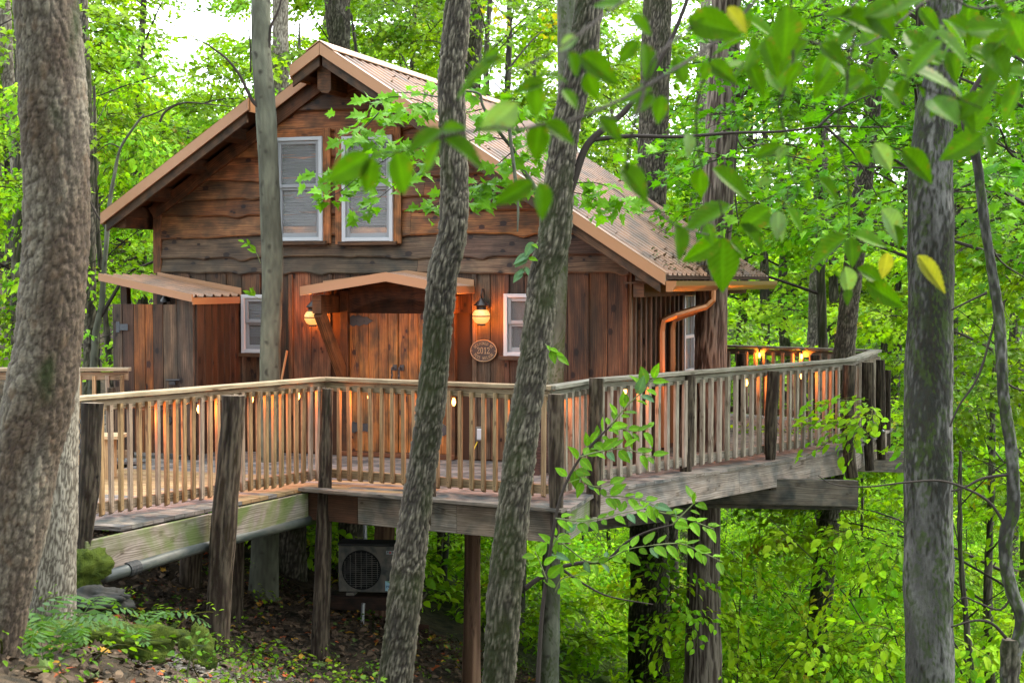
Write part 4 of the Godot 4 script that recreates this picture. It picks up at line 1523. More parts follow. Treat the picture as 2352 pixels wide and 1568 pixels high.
func plaque() -> void:
	var c := W(1.176, 1.268, -0.062)
	var o := thing("oval_plaque", "dark oval plaque with raised brass lettering and the year 2012, below the right lantern", "plaque", c)
	var f := Basis(U, Vector3.UP, -V)
	var b := mb()
	var prev := []
	var rim := mb()
	var out := []
	for k in 48:
		var a := TAU * k / 48.0
		out.append(c + f * Vector3(cos(a) * 0.158, sin(a) * 0.122, -0.006))
	out.reverse()
	b.prism(out, -V * 0.012)
	obj("plate", b.mesh(), M.bronze, o)
	var p := []
	var r := []
	for k in 49:
		var a := TAU * k / 48.0
		p.append(c + f * Vector3(cos(a) * 0.158, sin(a) * 0.122, 0.004))
		r.append(0.0055)
	rim.tube(p, r, 6, false)
	obj("rim", rim.mesh(true), M.brass, o)
	var font := SystemFont.new()
	font.font_names = PackedStringArray(["Droid Serif"])
	letters(o, "2012", font, 0.088, Transform3D(f * Basis.from_scale(Vector3(0.82, 1.15, 1)), c + f * Vector3(0, 0.002, 0.009)), M.brass, 0.004, "numerals")
	for line in [["DESIGNED BY", 1.0], ["PETE NELSON", -1.0]]:
		var s: String = line[0]
		var sg: float = line[1]
		for i in s.length():
			if s[i] == " ":
				continue
			var t := (i - (s.length() - 1) * 0.5) / (s.length() - 1)
			var a := sg * (PI * 0.5 - t * PI * 0.66)
			var q := Vector3(cos(a) * 0.120, sin(a) * 0.085 + (0.0 if sg > 0 else -0.001), 0.009)
			var nrm := Vector2(cos(a) / 0.120, sin(a) / 0.085).normalized()
			var tilt := atan2(nrm.y, nrm.x) - PI * 0.5 * sg
			letters(o, s[i], font, 0.042, Transform3D(f * Basis(Vector3.BACK, tilt * 0.8) * Basis.from_scale(Vector3(0.80, 1.05, 1)), c + f * q), M.brass, 0.004)
	for sg in [-1.0, 1.0]:
		var k := mb()
		k.lathe(Transform3D(f * Basis(Vector3.RIGHT, PI / 2), c + f * Vector3(sg * 0.143, 0, 0.006)), [Vector2(0, 0.004), Vector2(0.004, 0.003), Vector2(0.006, 0)], 8)
		obj("screw", k.mesh(), M.brass, o)

func shower() -> void:
	rng.seed = 62
	var o := thing("outdoor_shower", "board-walled outdoor shower stall with plank door and copper lean-to roof, left of the house", "shower stall", W(-2.5, 0, -0.6))
	var up := Vector3.UP
	var P := -1.12
	var L := -3.06
	var R := -1.97
	# hinge post board, door, latch board
	bar(o, "wall_plank", W(-3.00, 0.06, P), W(-3.00, 1.80, P), U * 0.125, V * 0.03, M.vertical, GREY_BROWN * 1.35)
	var d := Node3D.new()
	d.name = "door"
	o.add_child(d)
	var x := -2.932
	var wid := [0.155, 0.15, 0.105, 0.135, 0.185]
	for i in 5:
		bar(d, "door_plank", W(x + wid[i] * 0.5, 0.07, P - 0.004 * (i % 2)), W(x + wid[i] * 0.5, 1.80, P - 0.004 * (i % 2)), U * (wid[i] - 0.004), V * 0.026, M.vertical, vary([DARK_BROWN, BROWN * 0.8, BROWN * 0.9, DARK_BROWN * 1.2, GREY_BROWN * 1.1][i], 0.12))
		x += wid[i]
	bar(o, "wall_plank", W(-2.09, 0.06, P - 0.01), W(-2.09, 1.86, P - 0.01), U * 0.21, V * 0.03, M.vertical, GREY_BROWN)
	# side wall back to the house
	var t := P + 0.02
	while t < -0.05:
		var w := minf(rnd(0.13, 0.19), -0.045 - t)
		bar(o, "wall_plank", W(R - 0.005, 0.06, t + w * 0.5), W(R - 0.005, 1.87, t + w * 0.5), V * (w - 0.006), U * 0.025, M.vertical, vary(DARK_BROWN * 0.9, 0.3, 0.1))
		t += w
	bar(o, "wall_plank", W(-2.45, 1.62, -0.5), W(-2.45, 1.93, -0.5), U * 0.30, V * 0.03, M.vertical, BROWN * 0.8)
	bar(o, "corner_post", W(-2.97, 0.0, P + 0.12), W(-2.97, 2.05, P + 0.12), U * 0.09, V * 0.09, M.timber, DARK_BROWN * 0.7)
	bar(o, "corner_post", W(-3.02, 0.0, -0.12), W(-3.02, 2.05, -0.12), U * 0.09, V * 0.09, M.timber, DARK_BROWN * 0.7)
	for e in [[-2.9, P + 0.06], [-2.05, P + 0.06]]:
		bar(o, "foot", W(e[0], 0.0, e[1]), W(e[0], 0.10, e[1]), U * 0.08, V * 0.08, M.timber, DARK_BROWN * 0.5)
	# ironwork
	var h := mb()
	h.box(Transform3D(Basis(U, up, V), W(-2.905, 1.53, P - 0.026)), Vector3(0.11, 0.075, 0.006))
	h.box(Transform3D(Basis(U, up, V), W(-2.985, 1.53, P - 0.026)), Vector3(0.045, 0.125, 0.007))
	obj("hinge", h.mesh(), mat(Color(0.02, 0.026, 0.035), 0.5), d)
	var la := mb()
	la.box(Transform3D(Basis(U, up, V), W(-2.26, 0.90, P - 0.03)), Vector3(0.08, 0.06, 0.02))
	la.tube([W(-2.33, 0.925, P - 0.045), W(-2.15, 0.93, P - 0.05)], [0.010, 0.009], 6)
	obj("latch", la.mesh(), M.iron, d)
	var hp := []
	var hr := []
	for k in 11:
		var f := k / 10.0
		hp.append(W(-2.30 - 0.018 * sin(f * PI), lerpf(0.76, 0.50, f), P - 0.03 - 0.05 * sin(f * PI)))
		hr.append(0.007 + 0.007 * sin(f * PI))
	var hd := mb()
	hd.tube(hp, hr, 7)
	for e in [[0.79, 1.0], [0.47, -1.0]]:
		var c: float = e[0]
		var pts := []
		for q in [Vector2(0, 0.055), Vector2(0.024, 0.012), Vector2(0.012, 0.0), Vector2(0.020, -0.03), Vector2(-0.020, -0.03), Vector2(-0.012, 0.0), Vector2(-0.024, 0.012)]:
			pts.append(W(-2.30 + q.x, c + q.y * e[1], P - 0.026))
		if e[1] < 0:
			pts.reverse()
		hd.prism(pts, V * 0.006)
	obj("handle", hd.mesh(), M.iron, d)
	# lean-to roof falling to the right
	var s0 := -3.17
	var s1 := -1.955
	var h0 := 2.13
	var h1 := 1.885
	var F0 := -1.22
	var z := F0
	while z < -0.05:
		var e2 := minf(z + 0.40, -0.045)
		var b := mb()
		var prof := []
		var y := z
		while y < e2 - 0.001:
			var n := minf(y + 0.2, e2)
			prof.append(Vector2(y, 0.0))
			if n - y > 0.15:
				for q in [Vector2(0.06, 0.0), Vector2(0.08, 0.028), Vector2(0.11, 0.028), Vector2(0.13, 0.0)]:
					prof.append(Vector2(y + q.x, q.y))
			y = n
		prof.append(Vector2(e2, 0))
		for i in 2:
			for q in prof:
				b.vert(W(s0 if i == 0 else s1, (h0 if i == 0 else h1) + q.y, q.x))
		var c := prof.size()
		for j in c - 1:
			b.tri(j, j + 1, j + c)
			b.tri(j + 1, j + c + 1, j + c)
		obj("roof_panel", b.mesh(), M.roof, o)
		z = e2
	var f := mb()
	var dn := up * -0.085
	f.prism([W(s0 - 0.012, h0 + 0.03, F0 - 0.02), W(s1 + 0.012, h1 + 0.03, F0 - 0.02), W(s1 + 0.012, h1 + 0.03, F0 - 0.02) + dn, W(s0 - 0.012, h0 + 0.03, F0 - 0.02) + dn], V * 0.025)
	f.prism([W(s1, h1 - 0.006, F0 + 0.006), W(s1 + 0.014, h1 - 0.006, F0 + 0.006), W(s1 + 0.014, h1 - 0.085, F0 + 0.006), W(s1, h1 - 0.085, F0 + 0.006)], V * 1.15)
	obj("roof_trim", f.mesh(), M.copper, o)
	var fl := mb()
	fl.prism([W(s0 + 0.05, h0 + 0.05, -0.062), W(s1, h1 + 0.10, -0.062), W(s1, h1, -0.062), W(s0 + 0.05, h0 - 0.01, -0.062)], V * 0.008)
	obj("flashing", fl.mesh(), M.copper, o)
	var ud := mb()
	ud.prism([W(s0 + 0.03, h0 - 0.012, F0 + 0.012), W(s1 - 0.01, h1 - 0.012, F0 + 0.012), W(s1 - 0.01, h1 - 0.04, F0 + 0.012), W(s0 + 0.03, h0 - 0.04, F0 + 0.012)], V * 1.14)
	obj("roof_deck", ud.mesh(), M.core, o)
	var sh := mb()
	sh.lathe(Transform3D(Basis(Vector3.RIGHT, 0.5), W(-2.62, 1.86, -0.7)), [Vector2(0.0, 0.06), Vector2(0.02, 0.05), Vector2(0.03, 0.02), Vector2(0.06, -0.02), Vector2(0.0, -0.022)], 14)
	sh.tube([W(-2.62, 1.92, -0.68), W(-2.62, 1.98, -0.5), W(-2.62, 1.98, -0.06)], [0.012, 0.012, 0.012], 6)
	obj("shower_head", sh.mesh(), M.iron, o)

func air_conditioner() -> void:
	var d := 18.7
	var tl := at(777, 1252, d)
	var wide := 0.80
	var high := 0.565
	var f := Basis(Vector3.UP, -0.10)
	var c := tl + f * Vector3(wide * 0.5, -high * 0.5, -0.14)
	var o := thing("air_conditioner", "cream outdoor air-conditioning unit with round fan grille in the shade under the deck", "air conditioner", c - Vector3(0, high * 0.5, 0))
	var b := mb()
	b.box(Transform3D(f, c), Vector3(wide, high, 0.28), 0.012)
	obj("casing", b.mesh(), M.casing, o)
	var tp := mb()
	tp.box(Transform3D(f, c + f * Vector3(0, high * 0.5 + 0.012, 0)), Vector3(wide + 0.02, 0.03, 0.31), 0.008)
	obj("lid", tp.mesh(), M.rubber, o)
	var fc := c + f * Vector3(-0.12, -0.01, 0.145)
	var dd := mb()
	dd.lathe(Transform3D(f * Basis(Vector3.RIGHT, PI / 2), fc), [Vector2(0.0, 0.0), Vector2(0.215, 0.0), Vector2(0.23, 0.008), Vector2(0.24, 0.0)], 36)
	obj("fan_opening", dd.mesh(), M.dark, o)
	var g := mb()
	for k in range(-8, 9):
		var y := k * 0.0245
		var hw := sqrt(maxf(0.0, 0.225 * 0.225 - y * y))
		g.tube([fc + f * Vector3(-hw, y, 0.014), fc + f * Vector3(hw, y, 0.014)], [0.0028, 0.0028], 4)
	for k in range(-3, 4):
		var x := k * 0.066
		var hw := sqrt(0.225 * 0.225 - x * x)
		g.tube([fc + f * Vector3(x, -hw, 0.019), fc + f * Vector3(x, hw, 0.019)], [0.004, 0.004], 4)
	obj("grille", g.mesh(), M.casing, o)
	var fan := mb()
	for k in 3:
		var a := TAU * k / 3.0 + 0.4
		fan.quad(fc + f * Vector3(cos(a) * 0.03, sin(a) * 0.03, 0.004), fc + f * Vector3(cos(a) * 0.2, sin(a) * 0.2, 0.002), fc + f * Vector3(cos(a + 0.9) * 0.2, sin(a + 0.9) * 0.2, 0.008), fc + f * Vector3(cos(a + 1.2) * 0.03, sin(a + 1.2) * 0.03, 0.006))
	obj("fan", fan.mesh(), M.rubber, o)
	var font := SystemFont.new()
	font.font_names = PackedStringArray(["Droid Sans"])
	font.font_weight = 700
	var st1 := mb()
	st1.box(Transform3D(f, c + f * Vector3(0.265, 0.205, 0.1415)), Vector3(0.165, 0.042, 0.003), 0.001)
	obj("badge", st1.mesh(), M.white, o)
	letters(o, "PI", font, 0.036, Transform3D(f, c + f * Vector3(0.206, 0.205, 0.144)), M.rubber, 0.001, "lettering")
	letters(o, "NEER", font, 0.036, Transform3D(f, c + f * Vector3(0.293, 0.205, 0.144)), M.rubber, 0.001, "lettering")
	var red := mb()
	red.lathe(Transform3D(f * Basis(Vector3.RIGHT, PI / 2), c + f * Vector3(0.232, 0.205, 0.144)), [Vector2(0, 0.001), Vector2(0.012, 0.001), Vector2(0.012, 0)], 14)
	obj("badge_dot", red.mesh(), mat(Color(0.55, 0.02, 0.02), 0.5), o)
	var st2 := mb()
	st2.box(Transform3D(f, c + f * Vector3(0.265, -0.20, 0.1415)), Vector3(0.19, 0.12, 0.003), 0.001)
	obj("sticker", st2.mesh(), mat(Color(0.30, 0.50, 0.58), 0.5), o)
	var st3 := mb()
	st3.prism([c + f * Vector3(0.172, -0.142, 0.1435), c + f * Vector3(0.358, -0.142, 0.1435), c + f * Vector3(0.358, -0.185, 0.1435), c + f * Vector3(0.27, -0.175, 0.1435)], f * Vector3(0, 0, 0.0006))
	obj("sticker_print", st3.mesh(), mat(Color(0.10, 0.25, 0.06), 0.5), o)
	letters(o, "PIONEER", font, 0.040, Transform3D(f, c + f * Vector3(0.265, -0.208, 0.1445)), mat(Color(0.03, 0.07, 0.2), 0.5), 0.001, "lettering")
	letters(o, "INVERTER", font, 0.026, Transform3D(f, c + f * Vector3(0.265, -0.240, 0.1445)), mat(Color(0.03, 0.07, 0.2), 0.5), 0.001, "lettering")
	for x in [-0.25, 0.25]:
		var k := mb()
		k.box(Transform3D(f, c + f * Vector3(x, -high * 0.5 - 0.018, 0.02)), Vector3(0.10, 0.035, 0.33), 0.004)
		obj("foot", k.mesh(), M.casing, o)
	# the shelf it stands on
	var sc := c - Vector3(0, high * 0.5 + 0.085, 0)
	var s := thing("timber_shelf", "dark timber shelf under the air conditioner, fixed between the posts", "shelf", sc)
	for k in 3:
		bar(s, "plank", sc + f * Vector3(-0.52, 0.02, -0.13 + k * 0.14), sc + f * Vector3(0.62, 0.02, -0.13 + k * 0.14), f * Vector3(0, 0, 0.135), Vector3.UP * 0.045, M.timber, DARK_BROWN * 0.5)
	bar(s, "bearer", sc + f * Vector3(-0.52, -0.06, 0.17), sc + f * Vector3(0.62, -0.06, 0.17), Vector3.UP * 0.12, f * Vector3(0, 0, 0.04), M.timber, DARK_BROWN * 0.6)
	# conduit
	var p := thing("conduit_pipe", "grey metal conduit rising from the ground beneath the air conditioner shelf", "pipe", at(826, 1480, 18.5))
	var pb := mb()
	pb.tube([at(825, 1560, 18.5), at(829, 1470, 18.5), at(834, 1385, 18.5)], [0.024, 0.024, 0.024], 10)
	obj("tube", pb.mesh(), M.steel, p)
	var p2 := thing("conduit_pipe", "upright grey conduit running up behind the air conditioner to the deck", "pipe", at(839, 1250, 19.2))
	var pb2 := mb()
	pb2.tube([at(839, 1262, 19.2), at(838, 1180, 19.2)], [0.024, 0.024], 10)
	obj("tube", pb2.mesh(), M.steel, p2)
	# sloping brace boards
	var br := thing("brace_board", "brown board nailed slantwise across the posts low under the deck", "board", at(800, 1418, 19.3))
	bar(br, "plank", at(630, 1392, 19.6), at(985, 1450, 18.9), Vector3.UP * 0.16, Vector3(0, 0, 0.04), M.timber, DARK_BROWN * 0.9)

func small_things() -> void:
	# drain pipe under the left walkway
	var a := at(232, 1326, 12.9)
	var b := at(560, 1238, 14.7)
	var o := thing("drain_pipe", "pale grey drain pipe with a rubber coupling slung under the left walkway", "pipe", a)
	var p := mb()
	p.tube([at(238, 1325, 12.75), at(310, 1303, 13.1), at(440, 1262, 13.85), at(580, 1226, 14.7), at(720, 1192, 15.6)], [0.05, 0.05, 0.05, 0.05, 0.05], 14)
	obj("tube", p.mesh(true), M.pvc, o)
	var c := mb()
	var q0 := at(290, 1309, 13.0)
	var q1 := at(306, 1304, 13.08)
	c.tube([q0, q0.lerp(q1, 0.25), q0.lerp(q1, 0.5), q0.lerp(q1, 0.75), q1, q1.lerp(q0, -0.5)], [0.060, 0.064, 0.060, 0.064, 0.060, 0.062], 14)
	obj("coupling", c.mesh(), M.rubber, o)
	# broom handle leaning on the wall
	var bb := thing("broom_handle", "worn wooden broom handle leaning against the house wall by the smooth grey tree", "broom", W(-1.44, 0.0, -0.35))
	var bm := mb(Color(0.42, 0.25, 0.12))
	bm.tube([W(-1.47, 0.0, -0.38), W(-1.40, 0.6, -0.22), W(-1.335, 1.235, -0.07)], [0.013, 0.014, 0.015], 8)
	obj("stick", bm.mesh(), M.new_wood, bb)
	# outlet box and yellow cord
	var ob := thing("outlet_box", "grey weatherproof outlet box low on the wall right of the door", "outlet box", W(1.15, 0.31, -0.05))
	var om := mb()
	om.box(Transform3D(Basis(U, Vector3.UP, V), W(1.15, 0.31, -0.085)), Vector3(0.10, 0.17, 0.07), 0.008)
	obj("box", om.mesh(), M.casing, ob)
	var lid := mb()
	lid.box(Transform3D(Basis(U, Vector3.UP, V), W(1.165, 0.31, -0.13)), Vector3(0.085, 0.13, 0.02), 0.012)
	obj("lid", lid.mesh(), M.white, ob)
	var co := thing("power_cord", "thin yellow cord hanging from the outlet box to the deck", "cord", W(1.05, 0.0, -0.1))
	var cm := mb()
	var cp := curve([W(1.12, 0.24, -0.09), W(1.08, 0.14, -0.12), W(1.045, 0.05, -0.13), W(1.04, 0.012, -0.16)], 12)
	cm.tube(cp, taper(0.007, 0.007, 12), 6)
	obj("cable", cm.mesh(true), M.yellow, co)
	# slice of a log standing on the deck behind the corner post
	var sl := thing("log_slice", "dark slab cut from a log propped upright on the deck behind the corner post", "log slice", dk(1236, 1100))
	var sm := MB.new()
	sm.col = Color(0.06, 0.035, 0.024)
	var sc := dk(1236, 1090) + Vector3(0, 0.36, 0)
	var ring := []
	for k in 22:
		var t := TAU * k / 22.0
		var r := 0.36 + 0.04 * sin(3.0 * t + 0.7) + 0.03 * sin(5.0 * t)
		ring.append(sc + Vector3(cos(t) * r * 0.72, sin(t) * r, sin(t) * -0.08))
	sm.prism(ring, Vector3(0.02, 0.01, -0.09))
	obj("slab", sm.mesh(), M.old_wood, sl)
	# bench at the left end
	var bc := Vector3(-4.45, 0, -16.3)
	var be := thing("bench", "light new-wood bench on the left end of the deck behind the railing", "bench", bc)
	for k in 3:
		bar(be, "seat_plank", bc + Vector3(-0.75, 0.44, -0.12 + 0.13 * k), bc + Vector3(0.36, 0.44, -0.12 + 0.13 * k), Vector3(0, 0, 0.125), Vector3.UP * 0.038, M.new_wood, vary(Color(0.62, 0.46, 0.27), 0.06))
	for x in [-0.6, 0.2]:
		bar(be, "leg", bc + Vector3(x, 0.0, 0.0), bc + Vector3(x, 0.42, 0.0), Vector3(0.09, 0, 0), Vector3(0, 0, 0.30), M.new_wood, Color(0.55, 0.40, 0.22))
	bar(be, "stretcher", bc + Vector3(-0.6, 0.18, 0.0), bc + Vector3(0.2, 0.18, 0.0), Vector3.UP * 0.1, Vector3(0, 0, 0.04), M.new_wood, Color(0.6, 0.44, 0.25))
	# chain on the left post
	var ch := thing("chain", "short length of dark chain hanging beside the crooked log post", "chain", at(182, 1000, 12.5))
	for k in 7:
		var cc := at(180.5, 968 + k * 11.5, 12.45)
		var lp := []
		var lr := []
		for j in 11:
			var t := TAU * j / 10.0
			lp.append(cc + (Vector3(cos(t) * 0.011, sin(t) * 0.022, 0) if k % 2 == 0 else Vector3(0, sin(t) * 0.022, cos(t) * 0.011)))
			lr.append(0.004)
		var lk := mb()
		lk.tube(lp, lr, 5, false)
		obj("link", lk.mesh(true), M.iron, ch)
	# mossy boulder and rocks
	rng.seed = 7
	rock(at(192, 1312, 12.3), Vector3(0.19, 0.19, 0.20), M.moss, "moss-covered boulder at the foot of the crooked log post", "boulder")
	rock(at(228, 1378, 11.9), Vector3(0.26, 0.10, 0.16), M.stone, "flat grey stone slab under the end of the drain pipe", "stone slab")
	rock(Vector3(at(215, 1470, 10.4).x, gy(at(215, 1470, 10.4).x, -10.4) + 0.03, -10.4), Vector3(0.50, 0.13, 0.24), M.moss, "long low rock coated in bright moss among the ferns on the slope", "mossy rock")
	rock(Vector3(at(450, 1540, 11.4).x, gy(at(450, 1540, 11.4).x, -11.4) + 0.06, -11.4), Vector3(0.13, 0.20, 0.13), M.moss, "small upright mossy stump at the bottom edge below the leaning log post", "mossy stump")

func rock(c: Vector3, r: Vector3, m: Material, label: String, category: String) -> void:
	var o := thing(label.get_slice(" ", 0).replace("-", "_") + "_rock" if category != "mossy stump" else "mossy_stump", label, category, c - Vector3(0, r.y * 0.8, 0))
	o.name = category.replace(" ", "_")
	var b := MB.new()
	var sd := rnd(0, 500)
	var nl := 26
	for i in nl + 1:
		for j in nl + 1:
			var a := PI * i / nl
			var t := TAU * (j % nl) / nl
			var d := Vector3(sin(a) * cos(t), cos(a), sin(a) * sin(t))
			var k := 1.0 + nz.get_noise_3d(d.x * 45.0 + sd, d.y * 45.0, d.z * 45.0) * 0.65 + nz2.get_noise_3d(d.x * 260.0 + sd, d.y * 260.0, d.z * 260.0) * 0.07
			b.vert(c + d * r * k)
	for i in nl:
		for j in nl:
			var q := i * (nl + 1) + j
			b.tri(q, q + 1, q + nl + 1)
			b.tri(q + 1, q + nl + 2, q + nl + 1)
	obj("body", b.mesh(true), m, o)

# ---------------------------------------------------------------- the wood
func trunk_tree(called: String, rows: Array, d0: float, kind: String, label: String, m: Material, step := 0.011, ystep := 0.014, d1 := -1.0) -> Node3D:
	var q := outline(rows, d0, d1)
	var P: Array = q[0]
	var o := thing(called, label, "tree", P[0])
	obj("trunk", stem(P, q[1], kind, rnd(0, 900), step, ystep), m, o)
	return o

func limb(o: Node3D, pts: Array, d: float, r0: float, r1: float, called := "branch", m: Material = null) -> Array:
	var p := []
	for q in pts:
		p.append(at(q[0], q[1], d + (q[2] if q.size() > 2 else 0.0)))
	var line := curve(p, (p.size() - 1) * 4)
	if m == M.bark or m == M.mossy_bark:
		obj(called, stem(line, taper(r0, r1, line.size() - 1), "moss" if m == M.mossy_bark else "smooth", rnd(0, 900), 0.010, 0.02), m, o)
		return line
	var b := mb()
	b.tube(line, taper(r0, r1, line.size() - 1), 8)
	obj(called, b.mesh(true), m if m else M.twig, o)
	return line

var sprays := {}
func make_sprays() -> void:
	sprays.maple = [spray("maple", 15, 0.125, 0.62, 101), spray("maple", 18, 0.115, 0.7, 102), spray("maple", 13, 0.135, 0.55, 103)]
	sprays.oval = [spray("oval", 16, 0.125, 0.62, 104), spray("oval", 12, 0.15, 0.6, 105)]
	sprays.far = [spray("far", 20, 0.15, 0.85, 106), spray("far", 24, 0.14, 0.9, 107)]
	sprays.small = [spray("oval", 12, 0.045, 0.28, 108)]

# the trees whose trunks the photo shows
func near_trees() -> void:
	rng.seed = 500
	trunk_tree("broad_tree", [[-60, 26, 171], [0, 28, 172], [100, 40, 184], [260, 48, 195], [450, 57, 196], [540, 57, 193], [640, 50, 190], [700, 44, 187], [790, 38, 181], [860, 24, 174], [927, 6, 163], [1034, -10, 131], [1205, -30, 99], [1376, -50, 60], [1566, -75, 26], [1700, -95, 12]], 8.6, "plate", "broad brown tree with scaly plated bark, nearest at the left edge", M.bark, 0.008, 0.009)
	trunk_tree("pale_tree", [[300, 88, 172], [600, 90, 176], [870, 92, 180], [1034, 88, 176], [1205, 84, 173], [1300, 80, 171], [1365, 74, 172], [1430, 66, 176]], 11.3, "fine", "pale tree with finely fissured bark, behind the broad scaly tree on the left", M.bark, 0.010, 0.012)
	trunk_tree("smooth_tree", [[-40, 577, 620], [0, 578, 622], [70, 575, 622], [180, 580, 626], [240, 586, 632], [320, 590, 637], [450, 595, 643], [560, 599, 648], [640, 600, 649], [740, 599, 645], [870, 596, 643], [1050, 590, 642], [1215, 580, 640], [1330, 572, 640], [1450, 560, 642], [1560, 552, 646]], 17.85, "smooth", "smooth grey-green tree growing up through the notch in the roof", M.bark, 0.012, 0.016)
	var a := trunk_tree("leaning_tree", [[-50, 1028, 1084], [0, 1026, 1080], [171, 1011, 1064], [308, 1013, 1066], [410, 1016, 1072], [533, 1010, 1069], [620, 985, 1050], [756, 973, 1035], [859, 966, 1026], [961, 955, 1016], [1050, 943, 1004], [1137, 927, 992], [1273, 907, 973], [1376, 896, 965], [1478, 883, 953], [1567, 872, 944], [1750, 855, 930]], 12.6, "furrow", "leaning furrowed tree standing in front of the double door", M.bark)
	var b := trunk_tree("leaning_tree", [[-50, 1332, 1392], [0, 1324, 1383], [68, 1317, 1378], [171, 1296, 1358], [308, 1269, 1326], [410, 1255, 1316], [533, 1242, 1310], [620, 1221, 1281], [756, 1204, 1266], [859, 1190, 1254], [961, 1173, 1238], [1050, 1161, 1226], [1137, 1151, 1213], [1273, 1132, 1204], [1376, 1122, 1194], [1478, 1117, 1187], [1567, 1112, 1180], [1750, 1100, 1170]], 12.2, "furrow", "leaning mossy tree right of the plaque, with a forked limb reaching right", M.bark)
	limb(b, [[1300, 460], [1316, 420], [1340, 350], [1362, 318], [1400, 285], [1440, 250], [1490, 180], [1540, 95], [1575, 10], [1600, -60]], 12.2, 0.036, 0.012)
	limb(b, [[1358, 322], [1400, 316], [1460, 312], [1560, 314], [1680, 305], [1790, 302], [1900, 290], [1990, 292], [2080, 290]], 12.2, 0.020, 0.004)
	limb(b, [[1895, 290], [1930, 320], [1960, 350], [1990, 400], [2015, 450]], 12.2, 0.012, 0.004)
	limb(b, [[1880, 292], [1920, 255], [1970, 230], [2010, 215]], 12.2, 0.012, 0.004)
	limb(b, [[1690, 306], [1710, 340], [1760, 330, 0.2], [1830, 360, 0.3]], 12.2, 0.008, 0.003)
	limb(b, [[1205, 1352], [1235, 1330], [1270, 1308], [1330, 1293], [1390, 1288], [1440, 1245], [1490, 1220], [1545, 1205]], 12.2, 0.022, 0.006)
	limb(b, [[1285, 1303], [1340, 1340], [1400, 1370], [1500, 1388]], 12.2, 0.012, 0.004)
	trunk_tree("birch_pale_tree", [[-40, 1279, 1326], [0, 1281, 1326], [90, 1281, 1322], [250, 1281, 1318], [420, 1276, 1312], [520, 1270, 1307], [654, 1264, 1304], [722, 1262, 1300], [790, 1260, 1298], [875, 1256, 1296], [960, 1254, 1294], [1074, 1252, 1292], [1190, 1248, 1289], [1350, 1245, 1287], [1568, 1241, 1285], [1700, 1238, 1284]], 16.9, "smooth", "pale smooth tree rising behind the front corner post of the deck", M.mossy_bark, 0.012, 0.016)
	trunk_tree("shaggy_tree", [[-40, 1641, 1704], [68, 1636, 1698], [171, 1630, 1696], [342, 1622, 1688], [513, 1613, 1680], [619, 1602, 1670], [700, 1601, 1670], [756, 1600, 1668], [825, 1599, 1667], [1030, 1594, 1664], [1137, 1587, 1652], [1300, 1582, 1652], [1450, 1578, 1653], [1568, 1574, 1656], [1720, 1570, 1660]], 19.0, "shag", "shaggy-barked tree growing through the deck and the right roof edge", M.bark, 0.012, 0.018)
	trunk_tree("roof_tree", [[-40, 1482, 1546], [0, 1480, 1542], [170, 1473, 1538], [320, 1468, 1534], [470, 1463, 1530], [700, 1458, 1530], [1000, 1452, 1532], [1220, 1450, 1534], [1400, 1447, 1535], [1568, 1444, 1538], [1720, 1440, 1542]], 24.0, "furrow", "thick tree standing behind the house, its trunk seen again below the deck", M.bark, 0.016, 0.022)
	trunk_tree("deck_tree", [[-40, 2000, 2040], [100, 1994, 2034], [250, 1985, 2022], [410, 1971, 2006], [478, 1955, 1998], [600, 1942, 1982], [690, 1931, 1972], [811, 1917, 1962], [978, 1904, 1944], [1080, 1895, 1938], [1171, 1886, 1931], [1273, 1876, 1920], [1376, 1862, 1912], [1547, 1852, 1902], [1700, 1842, 1896]], 21.6, "furrow", "leaning tree passing through the far right corner of the deck", M.bark, 0.013, 0.018)
	trunk_tree("mossy_tree", [[-50, 2132, 2208], [0, 2129, 2204], [102, 2146, 2201], [170, 2128, 2196], [240, 2109, 2190], [307, 2103, 2187], [410, 2091, 2187], [517, 2091, 2187], [756, 2088, 2187], [893, 2083, 2185], [1034, 2081, 2185], [1205, 2080, 2185], [1376, 2079, 2185], [1567, 2083, 2187], [1760, 2080, 2192]], 11.6, "moss", "tall straight tree with black moss patches on the right", M.mossy_bark, 0.009, 0.012)
	var v := thing("twisting_tree", "thin dark twisting tree at the right edge, growing from a cut stump", "tree", at(2330, 1600, 11.0))
	limb(v, [[2225, 300], [2246, 380], [2264, 517], [2283, 637], [2297, 739], [2303, 859], [2308, 927], [2322, 1013], [2327, 1060], [2330, 1130], [2328, 1180], [2312, 1225], [2312, 1290], [2326, 1360], [2348, 1420], [2340, 1475], [2318, 1540], [2316, 1600]], 11.0, 0.026, 0.044, "trunk", M.mossy_bark)
	obj("stump", stem([at(2322, 1700, 11.0), at(2321, 1580, 11.0), at(2321, 1468, 11.0)], [0.065, 0.058, 0.056], "furrow", 33.0), M.bark, v)
	limb(v, [[2228, 310], [2215, 280], [2235, 210], [2275, 150], [2330, 90], [2360, 40]], 11.0, 0.022, 0.014)
	limb(v, [[2186, 712], [2230, 690], [2268, 672]], 11.0, 0.006, 0.009)
	limb(v, [[2183, 980], [2205, 930], [2250, 860], [2288, 730]], 11.0, 0.006, 0.010)
	limb(v, [[2186, 1128], [2220, 1118], [2260, 1098], [2322, 1090]], 11.0, 0.006, 0.012)
	limb(v, [[1880, 1092], [1915, 1112], [1990, 1118], [2080, 1108], [2160, 1104], [2220, 1122], [2270, 1150], [2300, 1190], [2312, 1226]], 11.0, 0.003, 0.013)
	limb(v, [[2304, 870], [2330, 890], [2370, 900]], 11.0, 0.010, 0.005)
	limb(v, [[2264, 540], [2300, 600], [2360, 640]], 11.0, 0.010, 0.004)
	limb(v, [[2186, 1440], [2240, 1425], [2280, 1432], [2312, 1465]], 11.0, 0.006, 0.013)
